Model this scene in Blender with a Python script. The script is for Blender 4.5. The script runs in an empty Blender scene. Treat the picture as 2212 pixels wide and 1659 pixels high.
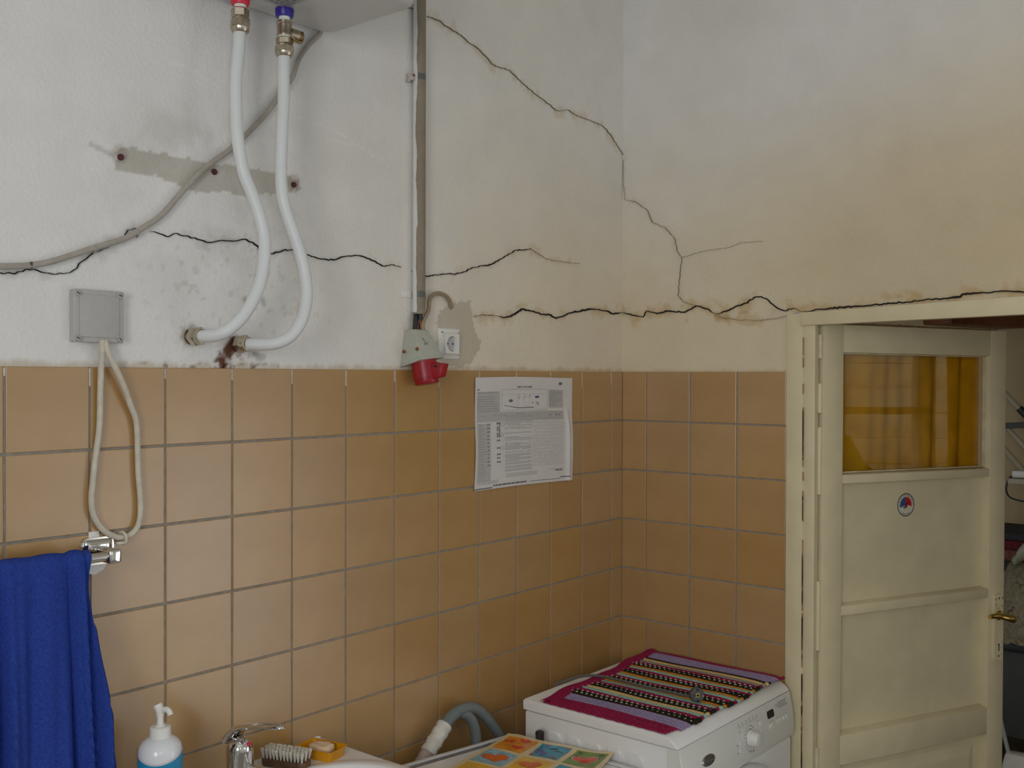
import bpy, bmesh, math, random
import numpy as np
from mathutils import Vector, Matrix, Euler

random.seed(7)
rng = np.random.default_rng(11)
SC = bpy.context.scene
COL = SC.collection
PI = math.pi
R = math.radians

# ------------------------------------------------------------------ camera
CAM = Vector((-2.700, -1.792, 1.687))
yaw, pitch, roll = 0.6925, -0.00736, 0.00265
fw = Vector((math.cos(yaw) * math.cos(pitch), math.sin(yaw) * math.cos(pitch), math.sin(pitch)))
r0 = Vector((math.sin(yaw), -math.cos(yaw), 0.0))
u0 = r0.cross(fw)
rt = r0 * math.cos(roll) + u0 * math.sin(roll)
up = u0 * math.cos(roll) - r0 * math.sin(roll)
cd = bpy.data.cameras.new('camera')
cam = bpy.data.objects.new('camera', cd)
COL.objects.link(cam)
M3 = Matrix((rt, up, -fw)).transposed()
cam.matrix_world = Matrix.Translation(CAM) @ M3.to_4x4()
cd.sensor_width = 36.0
cd.lens = 36.0 * 2223.5 / 2212.0
cd.clip_start = 0.02
SC.camera = cam

# ------------------------------------------------------------------ world, lights, exposure
w = bpy.data.worlds.new('daylight')
SC.world = w
w.use_nodes = True
bgn = w.node_tree.nodes['Background']
bgn.inputs['Color'].default_value = (0.80, 0.90, 1.0, 1)
bgn.inputs['Strength'].default_value = 1.7

def area_light(name, loc, aim, sx, sy, power, col):
    d = bpy.data.lights.new(name, 'AREA')
    d.shape = 'RECTANGLE'; d.size = sx; d.size_y = sy
    d.energy = power; d.color = col
    o = bpy.data.objects.new(name, d)
    COL.objects.link(o)
    o.location = loc
    o.rotation_euler = (Vector(aim) - Vector(loc)).to_track_quat('-Z', 'Y').to_euler()
    return o
# lights at unseen windows, placed and sized to balance the walls and tile sheen
area_light('unseen_window_light', (0.12, -2.60, 0.82), (-2.0, -2.60, 0.82), 1.5, 1.35, 15.0, (0.92, 0.97, 1.04))
area_light('unseen_window_light', (-1.1, -3.70, 1.80), (-1.1, 0, 1.80), 0.9, 1.2, 3.0, (0.95, 0.98, 1.0))
area_light('unseen_window_light', (-4.30, -2.0, 1.85), (0, -2.0, 1.85), 0.9, 1.2, 32.0, (1.03, 0.985, 0.92))  # added behind the camera to brighten the right wall
# the camera's own flash, a hand's breadth beside the lens
fl = bpy.data.lights.new('camera_flash', 'POINT')
fl.energy = 8.5; fl.color = (0.70, 0.89, 1.20); fl.shadow_soft_size = 0.018
flo = bpy.data.objects.new('camera_flash', fl)
COL.objects.link(flo)
flo.location = CAM + rt * 0.085 + up * 0.06 - fw * 0.01

vs = SC.view_settings
vs.view_transform = 'Standard'; vs.look = 'None'; vs.exposure = -0.09; vs.gamma = 1.0
vs.use_curve_mapping = False
SC.cycles.use_denoising = True
SC.cycles.max_bounces = 8
SC.cycles.diffuse_bounces = 5

# ------------------------------------------------------------------ helpers
def lin(r, g=None, b=None):
    if g is None:
        r, g, b = r
    f = lambda c: (c / 255 / 12.92) if c / 255 <= 0.04045 else ((c / 255 + 0.055) / 1.055) ** 2.4
    return (f(r), f(g), f(b), 1)

def mat(name, col, rough=0.5, metal=0.0, var=0.0, vscale=20.0, bump=0.0, bscale=100.0, spec=0.5,
        attr=None, rnd=0.0, coat=0.0, col2=None, trans=0.0, sheen=0.0):
    """principled material: base colour with a procedural mottling, an optional tint attribute, a
    per-object variation and an optional fine relief"""
    m = bpy.data.materials.new(name)
    m.use_nodes = True
    nt = m.node_tree; N = nt.nodes; L = nt.links
    b = N['Principled BSDF']
    b.inputs['Roughness'].default_value = rough
    b.inputs['Metallic'].default_value = metal
    b.inputs['Specular IOR Level'].default_value = spec
    b.inputs['Coat Weight'].default_value = coat
    if coat > 0.5: b.inputs['Coat Roughness'].default_value = 0.38
    b.inputs['Transmission Weight'].default_value = trans
    if sheen:
        b.inputs['Sheen Weight'].default_value = sheen
    col = tuple(col) if len(col) == 4 else (*col, 1)
    src = None
    tc = N.new('ShaderNodeTexCoord')
    if var > 0 or col2 is not None:
        nz = N.new('ShaderNodeTexNoise')
        nz.inputs['Scale'].default_value = vscale
        nz.inputs['Detail'].default_value = 6
        L.new(tc.outputs['Object'], nz.inputs['Vector'])
        cr = N.new('ShaderNodeValToRGB')
        if col2 is None:
            lo = tuple(max(0, c * (1 - var)) for c in col[:3]) + (1,)
            hi = tuple(min(1, c * (1 + var)) for c in col[:3]) + (1,)
        else:
            lo, hi = col, (tuple(col2) if len(col2) == 4 else (*col2, 1))
        cr.color_ramp.elements[0].position = 0.3; cr.color_ramp.elements[0].color = lo
        cr.color_ramp.elements[1].position = 0.7; cr.color_ramp.elements[1].color = hi
        L.new(nz.outputs['Fac'], cr.inputs['Fac'])
        src = cr.outputs['Color']
    else:
        rgb = N.new('ShaderNodeRGB'); rgb.outputs[0].default_value = col
        src = rgb.outputs[0]
    if attr:
        at = N.new('ShaderNodeAttribute'); at.attribute_name = attr
        mx = N.new('ShaderNodeMix'); mx.data_type = 'RGBA'; mx.blend_type = 'MULTIPLY'
        mx.inputs['Factor'].default_value = 1
        L.new(src, mx.inputs['A']); L.new(at.outputs['Color'], mx.inputs['B'])
        src = mx.outputs['Result']
    if rnd > 0:
        oi = N.new('ShaderNodeObjectInfo')
        hs = N.new('ShaderNodeHueSaturation')
        mr = N.new('ShaderNodeMapRange')
        mr.inputs['To Min'].default_value = 1 - rnd; mr.inputs['To Max'].default_value = 1 + rnd
        L.new(oi.outputs['Random'], mr.inputs['Value'])
        L.new(mr.outputs['Result'], hs.inputs['Value'])
        mu = N.new('ShaderNodeMath'); mu.operation = 'MULTIPLY'; mu.inputs[1].default_value = 7.31
        fr = N.new('ShaderNodeMath'); fr.operation = 'FRACT'
        L.new(oi.outputs['Random'], mu.inputs[0]); L.new(mu.outputs[0], fr.inputs[0])
        mr2 = N.new('ShaderNodeMapRange')
        mr2.inputs['To Min'].default_value = 1 - rnd * 1.6; mr2.inputs['To Max'].default_value = 1 + rnd * 1.6
        L.new(fr.outputs[0], mr2.inputs['Value']); L.new(mr2.outputs['Result'], hs.inputs['Saturation'])
        L.new(src, hs.inputs['Color'])
        src = hs.outputs['Color']
    L.new(src, b.inputs['Base Color'])
    if bump > 0:
        n2 = N.new('ShaderNodeTexNoise'); n2.inputs['Scale'].default_value = bscale
        n2.inputs['Detail'].default_value = 4
        L.new(tc.outputs['Object'], n2.inputs['Vector'])
        bp = N.new('ShaderNodeBump'); bp.inputs['Strength'].default_value = bump
        bp.inputs['Distance'].default_value = 0.002
        L.new(n2.outputs['Fac'], bp.inputs['Height'])
        L.new(bp.outputs['Normal'], b.inputs['Normal'])
    return m

class MB:
    """collects shapes, then links them as one mesh object"""
    def __init__(self):
        self.v = []; self.f = []; self.smooth = []; self.mi = []; self.cur = 0
    def add(self, verts, faces, smooth=False):
        o = len(self.v)
        self.v += [tuple(p) for p in verts]
        self.f += [tuple(i + o for i in f) for f in faces]
        self.smooth += [smooth] * len(faces)
        self.mi += [self.cur] * len(faces)
        return self
    def bm(self, bm, smooth=False, mtx=None):
        bm.verts.index_update()
        self.add([(mtx @ v.co if mtx else v.co) for v in bm.verts], [[v.index for v in f.verts] for f in bm.faces], smooth)
        bm.free()
        return self
    def box(self, a, b, bevel=0.0, seg=2, mtx=None):
        bm = bmesh.new()
        bmesh.ops.create_cube(bm, size=1)
        for v in bm.verts:
            v.co = Vector(((a[0] + b[0]) / 2 + v.co.x * (b[0] - a[0]), (a[1] + b[1]) / 2 + v.co.y * (b[1] - a[1]),
                           (a[2] + b[2]) / 2 + v.co.z * (b[2] - a[2])))
        if bevel > 0:
            bmesh.ops.bevel(bm, geom=list(bm.edges), offset=bevel, segments=seg, profile=0.5, affect='EDGES')
        return self.bm(bm, bevel > 0, mtx)
    def hexa(self, p, bevel=0.0, seg=2):
        """8 corners: bottom ring 0-3, top ring 4-7"""
        bm = bmesh.new()
        V = [bm.verts.new(c) for c in p]
        for f in ((3, 2, 1, 0), (4, 5, 6, 7), (0, 1, 5, 4), (1, 2, 6, 5), (2, 3, 7, 6), (3, 0, 4, 7)):
            bm.faces.new([V[i] for i in f])
        bmesh.ops.recalc_face_normals(bm, faces=bm.faces)
        if bevel > 0:
            bmesh.ops.bevel(bm, geom=list(bm.edges), offset=bevel, segments=seg, profile=0.5, affect='EDGES')
        return self.bm(bm, bevel > 0)
    def ring(self, centre, ax, rad, n, ph=0.0):
        ax = Vector(ax).normalized()
        t = Vector((0, 0, 1)) if abs(ax.z) < 0.9 else Vector((1, 0, 0))
        a = ax.cross(t).normalized(); b = ax.cross(a)
        return [Vector(centre) + (a * math.cos(2 * PI * i / n + ph) + b * math.sin(2 * PI * i / n + ph)) * rad for i in range(n)]
    def lathe(self, p0, p1, prof, n=24, smooth=True, caps=True, ph=0.0):
        """prof: (t along p0->p1 in metres, radius)"""
        p0 = Vector(p0); ax = (Vector(p1) - p0).normalized()
        vs, fs = [], []
        for t, r in prof:
            vs += self.ring(p0 + ax * t, ax, max(r, 1e-5), n, ph)
        for k in range(len(prof) - 1):
            for i in range(n):
                j = (i + 1) % n
                fs.append((k * n + i, k * n + j, (k + 1) * n + j, (k + 1) * n + i))
        if caps:
            fs.append(tuple(range(n - 1, -1, -1)))
            fs.append(tuple((len(prof) - 1) * n + i for i in range(n)))
        return self.add(vs, fs, smooth)
    def cyl(self, p0, p1, r0, r1=None, n=20, smooth=True, ph=0.0):
        L_ = (Vector(p1) - Vector(p0)).length
        r1 = r0 if r1 is None else r1
        return self.lathe(p0, p1, [(0, r0), (L_, r1)], n, smooth, True, ph)
    def tube(self, pts, r, n=12, steps=8, smoothpath=True, caps=True, radf=None, sy=1.0):
        P = catmull(pts, steps) if smoothpath else [Vector(p) for p in pts]
        m = len(P)
        T = [(P[min(i + 1, m - 1)] - P[max(i - 1, 0)]).normalized() for i in range(m)]
        nrm = T[0].orthogonal().normalized()
        vs, fs = [], []
        for i in range(m):
            nrm = (nrm - T[i] * nrm.dot(T[i]))
            nrm = nrm.normalized() if nrm.length > 1e-6 else T[i].orthogonal().normalized()
            bn = T[i].cross(nrm)
            rr = radf(i / (m - 1)) * r if radf else r
            for k in range(n):
                a = 2 * PI * k / n
                vs.append(P[i] + (nrm * math.cos(a) + bn * math.sin(a) * sy) * rr)
        for i in range(m - 1):
            for k in range(n):
                j = (k + 1) % n
                fs.append((i * n + k, i * n + j, (i + 1) * n + j, (i + 1) * n + k))
        if caps:
            fs.append(tuple(range(n - 1, -1, -1)))
            fs.append(tuple((m - 1) * n + i for i in range(n)))
        return self.add(vs, fs, True)
    def prism(self, poly, fn, h0, h1):
        """2D polygon (counter-clockwise) swept between heights h0 and h1 through fn(u, v, h)"""
        n = len(poly)
        vs = [fn(u, v, h0) for u, v in poly] + [fn(u, v, h1) for u, v in poly]
        fs = [tuple(range(n - 1, -1, -1)), tuple(range(n, 2 * n))]
        for i in range(n):
            j = (i + 1) % n
            fs.append((i, j, n + j, n + i))
        return self.add(vs, fs)
    def grid(self, nu, nv, fn, smooth=True):
        vs = [fn(i / nu, j / nv) for j in range(nv + 1) for i in range(nu + 1)]
        fs = [(j * (nu + 1) + i, j * (nu + 1) + i + 1, (j + 1) * (nu + 1) + i + 1, (j + 1) * (nu + 1) + i)
              for j in range(nv) for i in range(nu)]
        return self.add(vs, fs, smooth)
    def ball(self, c, r, seg=16, scale=(1, 1, 1), mtx=None):
        bm = bmesh.new()
        bmesh.ops.create_uvsphere(bm, u_segments=seg, v_segments=max(6, seg // 2), radius=r)
        for v in bm.verts:
            p = Vector((v.co.x * scale[0], v.co.y * scale[1], v.co.z * scale[2]))
            v.co = (mtx @ p if mtx else p) + Vector(c)
        return self.bm(bm, True)
    def build(self, name, m, parent=None, local=False, fix=True, sharp=35):
        me = bpy.data.meshes.new(name)
        off = Vector((0, 0, 0))
        if parent is not None and not local:
            root = parent
            while root.parent is not None:
                root = root.parent
            off = root.location
        me.from_pydata([(p[0] - off[0], p[1] - off[1], p[2] - off[2]) for p in self.v], [], self.f)
        me.polygons.foreach_set('use_smooth', self.smooth)
        if isinstance(m, (list, tuple)):
            for k in m: me.materials.append(k)
            me.polygons.foreach_set('material_index', self.mi)
        else:
            me.materials.append(m)
        if fix:
            bm = bmesh.new(); bm.from_mesh(me)
            bmesh.ops.recalc_face_normals(bm, faces=bm.faces)
            bm.to_mesh(me); bm.free()
        me.update()
        if any(self.smooth):
            me.set_sharp_from_angle(angle=R(sharp))
        o = bpy.data.objects.new(name, me)
        COL.objects.link(o)
        if parent is not None:
            o.parent = parent
        return o

def catmull(pts, steps):
    P = [Vector(p) for p in pts]
    if len(P) < 3:
        return [P[0].lerp(P[-1], i / steps) for i in range(steps + 1)]
    Q = [P[0] * 2 - P[1]] + P + [P[-1] * 2 - P[-2]]
    out = []
    for i in range(1, len(Q) - 2):
        a, b, c, d = Q[i - 1], Q[i], Q[i + 1], Q[i + 2]
        for s in range(steps):
            t = s / steps
            out.append(0.5 * ((2 * b) + (c - a) * t + (2 * a - 5 * b + 4 * c - d) * t * t + (3 * b - 3 * c + d - a) * t ** 3))
    out.append(P[-1])
    return out

def thing(name, label, cat, loc=(0, 0, 0), group=None, rot=None):
    o = bpy.data.objects.new(name, None)
    COL.objects.link(o)
    o.location = loc
    o.empty_display_size = 0.05
    if rot: o.rotation_euler = rot
    o['label'] = label; o['category'] = cat
    if group: o['group'] = group
    return o

def tag(o, label, cat, group=None):
    o['label'] = label; o['category'] = cat
    if group: o['group'] = group
    return o

def STUFF(o):
    o['kind'] = 'stuff'
    return o

def struct(o, label=None):
    o['kind'] = 'structure'
    if label: o['label'] = label
    return o

def lab(o, label):
    o['label'] = label
    return o

def text_polys(s, size, bold=False):
    """flat glyph triangles of a string: (list of 2D points, list of faces), lower left at 0,0"""
    c = bpy.data.curves.new('glyphs', 'FONT')
    c.body = s; c.size = size; c.resolution_u = 2
    if bold: c.offset = size * 0.02
    o = bpy.data.objects.new('glyphs', c)
    me = o.to_mesh()
    P = [(v.co.x, v.co.y) for v in me.vertices]
    F = [tuple(p.vertices) for p in me.polygons]
    o.to_mesh_clear()
    bpy.data.objects.remove(o); bpy.data.curves.remove(c)
    return P, F

def add_text(mb, s, size, fn, ou, ov, h, align='l', bold=False, ang=0.0):
    P, F = text_polys(s, size, bold)
    wd = max(p[0] for p in P) if P else 0
    dx = -wd / 2 if align == 'c' else (-wd if align == 'r' else 0)
    ca, sa = math.cos(ang), math.sin(ang)
    mb.add([fn(ou + (x + dx) * ca - y * sa, ov + (x + dx) * sa + y * ca, h) for x, y in P], F)

def flat(mb, poly, fn, h):
    mb.add([fn(u, v, h) for u, v in poly], [tuple(range(len(poly)))])

def ellipse(cu, cv, ru, rv, n=28, ang=0.0, a0=0.0, a1=2 * PI):
    ca, sa = math.cos(ang), math.sin(ang)
    out = []
    full = abs(a1 - a0 - 2 * PI) < 1e-6
    for i in range(n if full else n + 1):
        t = a0 + (a1 - a0) * i / n
        x, y = ru * math.cos(t), rv * math.sin(t)
        out.append((cu + x * ca - y * sa, cv + x * sa + y * ca))
    return out

def rrect(u0_, v0_, u1_, v1_, r, n=5):
    out = []
    for cx, cy, a in ((u1_ - r, v1_ - r, 0), (u0_ + r, v1_ - r, PI / 2), (u0_ + r, v0_ + r, PI), (u1_ - r, v0_ + r, 1.5 * PI)):
        for i in range(n + 1):
            t = a + PI / 2 * i / n
            out.append((cx + r * math.cos(t), cy + r * math.sin(t)))
    return out

def heart(cu, cv, s, ang=0.0, n=30):
    out = []
    ca, sa = math.cos(ang), math.sin(ang)
    for i in range(n):
        t = 2 * PI * i / n
        x = 16 * math.sin(t) ** 3 / 17 * s
        y = (13 * math.cos(t) - 5 * math.cos(2 * t) - 2 * math.cos(3 * t) - math.cos(4 * t)) / 17 * s
        out.append((cu - x * ca - y * sa, cv - x * sa + y * ca))
    return out

# value noise on arrays
_tab = rng.random((256, 256))
def vnoise(x, y, s=0):
    x = np.asarray(x) + 37.3 * s; y = np.asarray(y) + 91.7 * s
    xi = np.floor(x).astype(int); yi = np.floor(y).astype(int)
    fx = x - xi; fy = y - yi
    fx = fx * fx * (3 - 2 * fx); fy = fy * fy * (3 - 2 * fy)
    g = lambda a, b: _tab[a % 256, b % 256]
    return (g(xi, yi) * (1 - fx) + g(xi + 1, yi) * fx) * (1 - fy) + (g(xi, yi + 1) * (1 - fx) + g(xi + 1, yi + 1) * fx) * fy
def fbm(x, y, s=0, o=4):
    t = 0; a = 0.5; n = 0
    for k in range(o):
        t = t + a * vnoise(x * 2 ** k, y * 2 ** k, s + k); n += a; a *= 0.55
    return t / n
def seg_dist(X, Y, pts):
    d = np.full(X.shape, 9.0)
    for (ax, ay), (bx, by) in zip(pts[:-1], pts[1:]):
        vx, vy = bx - ax, by - ay
        L2 = vx * vx + vy * vy + 1e-12
        t = np.clip(((X - ax) * vx + (Y - ay) * vy) / L2, 0, 1)
        d = np.minimum(d, np.hypot(X - ax - t * vx, Y - ay - t * vy))
    return d
def in_poly(X, Y, poly):
    c = np.zeros(X.shape, bool); n = len(poly)
    for i in range(n):
        (x1, y1), (x2, y2) = poly[i], poly[(i + 1) % n]
        k = ((y1 > Y) != (y2 > Y)) & (X < (x2 - x1) * (Y - y1) / (y2 - y1 + 1e-12) + x1)
        c ^= k
    return c
def smooth(a, b, x):
    t = np.clip((x - a) / (b - a), 0, 1)
    return t * t * (3 - 2 * t)

# ------------------------------------------------------------------ materials
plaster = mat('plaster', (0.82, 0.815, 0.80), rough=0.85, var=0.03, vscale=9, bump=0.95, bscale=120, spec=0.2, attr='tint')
plain_wall = mat('painted_wall', (0.60, 0.47, 0.28), rough=0.85, var=0.04, vscale=4, bump=0.3, bscale=90, spec=0.2)
room_wall = mat('cream_wall', (0.74, 0.73, 0.70), rough=0.85, var=0.04, vscale=4, bump=0.3, bscale=90, spec=0.2)
ceil_m = mat('ceiling_paint', (0.80, 0.78, 0.72), rough=0.9, var=0.03, vscale=4)
tile_m = mat('glazed_tile', (0.41, 0.236, 0.082), rough=0.30, var=0.10, vscale=9, spec=0.9, rnd=0.04, coat=0.7, col2=(0.47, 0.282, 0.112))
grout_m = mat('grout', (0.24, 0.22, 0.19), rough=0.95, var=0.3, vscale=60, bump=0.4, bscale=300, col2=(0.34, 0.32, 0.29))
grout_w = mat('white_smeared_grout', (0.62, 0.60, 0.56), rough=0.95, var=0.15, vscale=80)
crack_m = mat('crack_shadow', (0.035, 0.030, 0.026), rough=1.0, spec=0.0)
crack_f = mat('faint_crack', (0.44, 0.41, 0.35), rough=1.0, spec=0.0)
crack_l = mat('hairline_crack', (0.26, 0.22, 0.17), rough=1.0, spec=0.0, var=0.3, vscale=40)
floor_m = mat('grey_brown_floor', (0.24, 0.21, 0.18), rough=0.5, var=0.15, vscale=6)
wood_m = mat('red_brown_wood', (0.20, 0.055, 0.018), rough=0.5, var=0.35, vscale=14)
dark_floor = mat('dark_floor', (0.10, 0.075, 0.05), rough=0.7, var=0.3, vscale=10)
cream = mat('cream_gloss_paint', (0.72, 0.64, 0.43), rough=0.38, var=0.05, vscale=12, bump=0.12, bscale=60)
cream_dirty = mat('worn_cream_paint', (0.62, 0.55, 0.38), rough=0.5, var=0.18, vscale=25, bump=0.2, bscale=80)
bare_wood = mat('bare_wood_edge', (0.36, 0.23, 0.12), rough=0.7, var=0.3, vscale=30)
white_enamel = mat('white_enamel', (0.84, 0.84, 0.83), rough=0.28, var=0.015, vscale=8)
white_plastic = mat('white_plastic', (0.82, 0.81, 0.77), rough=0.35, var=0.02, vscale=30)
ivory_plastic = mat('ivory_plastic', (0.70, 0.66, 0.55), rough=0.4, var=0.05, vscale=40)
grey_plastic = mat('grey_plastic', (0.42, 0.42, 0.40), rough=0.5, var=0.05, vscale=50)
box_grey = mat('box_grey', (0.47, 0.465, 0.45), rough=0.55, var=0.04, vscale=60)
body_grey = mat('socket_body_grey', (0.46, 0.47, 0.41), rough=0.45, var=0.05, vscale=40)
red_plastic = mat('red_plastic', (0.33, 0.006, 0.014), rough=0.35, var=0.12, vscale=30)
red_cap = mat('red_collar', (0.75, 0.02, 0.06), rough=0.35)
blue_cap = mat('blue_collar', (0.025, 0.012, 0.28), rough=0.35)
tape_m = mat('thread_tape', (0.85, 0.90, 0.82), rough=0.7, var=0.05, vscale=100)
nickel = mat('nickel_brass', (0.52, 0.46, 0.36), rough=0.28, metal=1.0, var=0.2, vscale=60)
bronze = mat('tarnished_brass', (0.30, 0.20, 0.09), rough=0.35, metal=1.0, var=0.3, vscale=60)
rusty = mat('rusty_metal', (0.14, 0.045, 0.02), rough=0.85, var=0.5, vscale=120)
chrome = mat('chrome', (0.66, 0.65, 0.63), rough=0.07, metal=1.0)
brass = mat('polished_brass', (0.72, 0.52, 0.16), rough=0.2, metal=1.0)
pipe_white = mat('white_pipe', (0.74, 0.77, 0.78), rough=0.4, var=0.02, vscale=20)
cable_grey = mat('grey_beige_cable', (0.40, 0.37, 0.32), rough=0.55, var=0.12, vscale=40)
cable_ivory = mat('ivory_cable', (0.60, 0.55, 0.45), rough=0.4, var=0.12, vscale=50)
cable_tan = mat('tan_cable', (0.34, 0.26, 0.17), rough=0.5, var=0.1, vscale=40)
conduit_m = mat('taupe_conduit', (0.27, 0.225, 0.165), rough=0.6, var=0.1, vscale=30)
dark_hole = mat('dark_void', (0.02, 0.018, 0.016), rough=0.9)
steel_band = mat('grey_steel_band', (0.125, 0.128, 0.115), rough=0.5, var=0.2, vscale=60)
screw_m = mat('screw_steel', (0.30, 0.29, 0.27), rough=0.35, metal=1.0)
wallplug_m = mat('dark_red_plug', (0.09, 0.018, 0.018), rough=0.6)
towel_m = mat('blue_terry', (0.032, 0.068, 0.35), rough=0.95, var=0.22, vscale=260, bump=0.9, bscale=700, spec=0.05)
paper_m = mat('white_paper', (0.70, 0.68, 0.66), rough=0.8, var=0.03, vscale=12)
ink_grey = mat('grey_print', (0.50, 0.485, 0.47), rough=0.85)
ink = mat('dark_print', (0.17, 0.165, 0.18), rough=0.85)
ink_mid = mat('mid_print', (0.36, 0.35, 0.35), rough=0.85)
ink_blue = mat('blue_print', (0.05, 0.05, 0.30), rough=0.8)
black_plastic = mat('black_plastic', (0.02, 0.02, 0.022), rough=0.35)
hose_grey = mat('grey_hose', (0.19, 0.225, 0.232), rough=0.4, var=0.06, vscale=30)
sleeve_m = mat('white_cloth_sleeve', (0.68, 0.66, 0.60), rough=0.9, var=0.12, vscale=50, bump=0.5, bscale=160)
sleeve_b = mat('brownish_wrap', (0.42, 0.33, 0.29), rough=0.8, var=0.15, vscale=40)
ceramic = mat('white_ceramic', (0.83, 0.83, 0.83), rough=0.12, coat=0.3)
bottle_m = mat('white_bottle', (0.80, 0.82, 0.86), rough=0.2, coat=0.2)
label_blue = mat('blue_label', (0.015, 0.27, 0.50), rough=0.3, var=0.15, vscale=15)
navy = mat('navy_print', (0.01, 0.012, 0.13), rough=0.4)
brush_wood = mat('brush_wood', (0.13, 0.066, 0.036), rough=0.45, var=0.3, vscale=60)
bristle_m = mat('bristles', (0.66, 0.62, 0.54), rough=0.8, var=0.12, vscale=200, bump=0.6, bscale=500)
dish_m = mat('amber_plastic', (0.80, 0.36, 0.004), rough=0.25, trans=0.15)
soap_m = mat('cream_soap', (0.80, 0.60, 0.38), rough=0.45, var=0.1, vscale=30, col2=(0.72, 0.56, 0.40))
seal_m = mat('grey_seal', (0.20, 0.20, 0.20), rough=0.7, var=0.25, vscale=60)
mould_m = mat('mould_spots', (0.06, 0.05, 0.05), rough=0.9, var=0.4, vscale=200)
panel_white = mat('panel_plastic', (0.74, 0.74, 0.70), rough=0.35)
silver_badge = mat('silver_badge', (0.34, 0.33, 0.31), rough=0.25, metal=0.9)
mat_cream = mat('placemat_cream', (0.80, 0.64, 0.36), rough=0.3, var=0.1, vscale=18)
p_orange = mat('print_orange', (0.85, 0.28, 0.015), rough=0.3, var=0.3, vscale=30)
p_yellow = mat('print_yellow', (0.85, 0.50, 0.04), rough=0.3, var=0.2, vscale=30)
p_red = mat('print_red', (0.75, 0.06, 0.02), rough=0.3, var=0.2, vscale=40)
p_redor = mat('print_red_orange', (0.80, 0.15, 0.02), rough=0.3, var=0.25, vscale=40)
p_blue = mat('print_blue', (0.03, 0.32, 0.50), rough=0.3, var=0.4, vscale=25)
p_lblue = mat('print_light_blue', (0.28, 0.50, 0.62), rough=0.3, var=0.35, vscale=30)
p_green = mat('print_green', (0.16, 0.27, 0.02), rough=0.3, var=0.3, vscale=35)
p_violet = mat('print_violet', (0.16, 0.12, 0.38), rough=0.3)
p_dark = mat('print_dark', (0.02, 0.035, 0.012), rough=0.3)
p_white = mat('print_white', (0.8, 0.78, 0.7), rough=0.3)
yarn = {k: mat('yarn_' + k, c, rough=0.95, var=0.2, vscale=220, bump=0.6, bscale=420, spec=0.1) for k, c in {
    'crimson': (0.31, 0.020, 0.075), 'lavender': (0.34, 0.28, 0.46), 'black': (0.028, 0.022, 0.014), 'turquoise': (0.30, 0.52, 0.46),
    'orange': (0.58, 0.24, 0.03), 'yellow': (0.70, 0.48, 0.20), 'grey': (0.30, 0.31, 0.27), 'white': (0.66, 0.61, 0.50)}.items()}
plug_grey = mat('grey_plug', (0.085, 0.09, 0.088), rough=0.5, var=0.1, vscale=60)
cord_grey = mat('grey_cord', (0.11, 0.11, 0.10), rough=0.5)
amber_cloth = mat('amber_curtain', (0.56, 0.285, 0.008), rough=0.8, var=0.15, vscale=14, bump=0.2, bscale=400, spec=0.1)
glass_m = bpy.data.materials.new('window_glass'); glass_m.use_nodes = True
_nt = glass_m.node_tree; _N = _nt.nodes; _L = _nt.links
_N.remove(_N['Principled BSDF'])
_tr = _N.new('ShaderNodeBsdfTransparent'); _tr.inputs['Color'].default_value = (0.97, 0.96, 0.92, 1)
_gl = _N.new('ShaderNodeBsdfGlossy'); _gl.inputs['Roughness'].default_value = 0.0
_fr = _N.new('ShaderNodeFresnel')
_ge = _N.new('ShaderNodeNewGeometry'); _io = _N.new('ShaderNodeMath'); _io.operation = 'MULTIPLY_ADD'
_io.inputs[1].default_value = 1 / 1.52 - 1.52; _io.inputs[2].default_value = 1.52
_L.new(_ge.outputs['Backfacing'], _io.inputs[0]); _L.new(_io.outputs[0], _fr.inputs['IOR'])
_mx = _N.new('ShaderNodeMixShader')
_nz = _N.new('ShaderNodeTexNoise'); _nz.inputs['Scale'].default_value = 5.0; _nz.inputs['Detail'].default_value = 1
_tc = _N.new('ShaderNodeTexCoord')
_bp = _N.new('ShaderNodeBump'); _bp.inputs['Strength'].default_value = 0.02; _bp.inputs['Distance'].default_value = 0.01
_L.new(_tc.outputs['Object'], _nz.inputs['Vector']); _L.new(_nz.outputs['Fac'], _bp.inputs['Height'])
_L.new(_bp.outputs['Normal'], _gl.inputs['Normal'])
_L.new(_fr.outputs['Fac'], _mx.inputs['Fac']); _L.new(_tr.outputs[0], _mx.inputs[1]); _L.new(_gl.outputs[0], _mx.inputs[2])
_L.new(_mx.outputs[0], _N['Material Output'].inputs['Surface'])
frame_white = mat('white_window_paint', (0.80, 0.78, 0.70), rough=0.35)
lawn_m = mat('lawn', (0.10, 0.20, 0.03), rough=0.95, var=0.4, vscale=3)
hedge_m = mat('hedge_leaves', (0.06, 0.14, 0.02), rough=0.9, var=0.5, vscale=12)

# ------------------------------------------------------------------ cracks, stains: plan outlines on the two walls
CR_A = [(-0.959, 2.579), (-0.928, 2.581), (-0.901, 2.578), (-0.874, 2.576), (-0.836, 2.576), (-0.797, 2.568), (-0.768, 2.564), (-0.745, 2.558), (-0.724, 2.549), (-0.688, 2.543), (-0.655, 2.53), (-0.628, 2.514), (-0.594, 2.514), (-0.559, 2.516), (-0.532, 2.506), (-0.496, 2.492), (-0.455, 2.478), (-0.402, 2.466), (-0.348, 2.448), (-0.293, 2.462), (-0.247, 2.454), (-0.177, 2.452), (-0.116, 2.449), (-0.071, 2.429), (-0.041, 2.406), (-0.002, 2.38)]
CR_B = [(-0.004, 2.364), (-0.004, 2.299), (-0.010, 2.239), (-0.051, 2.227), (-0.093, 2.197), (-0.109, 2.16), (-0.155, 2.139), (-0.188, 2.104), (-0.199, 2.062), (-0.214, 2.044), (-0.207, 1.999), (-0.201, 1.93), (-0.22, 1.911), (-0.263, 1.898)]
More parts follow.
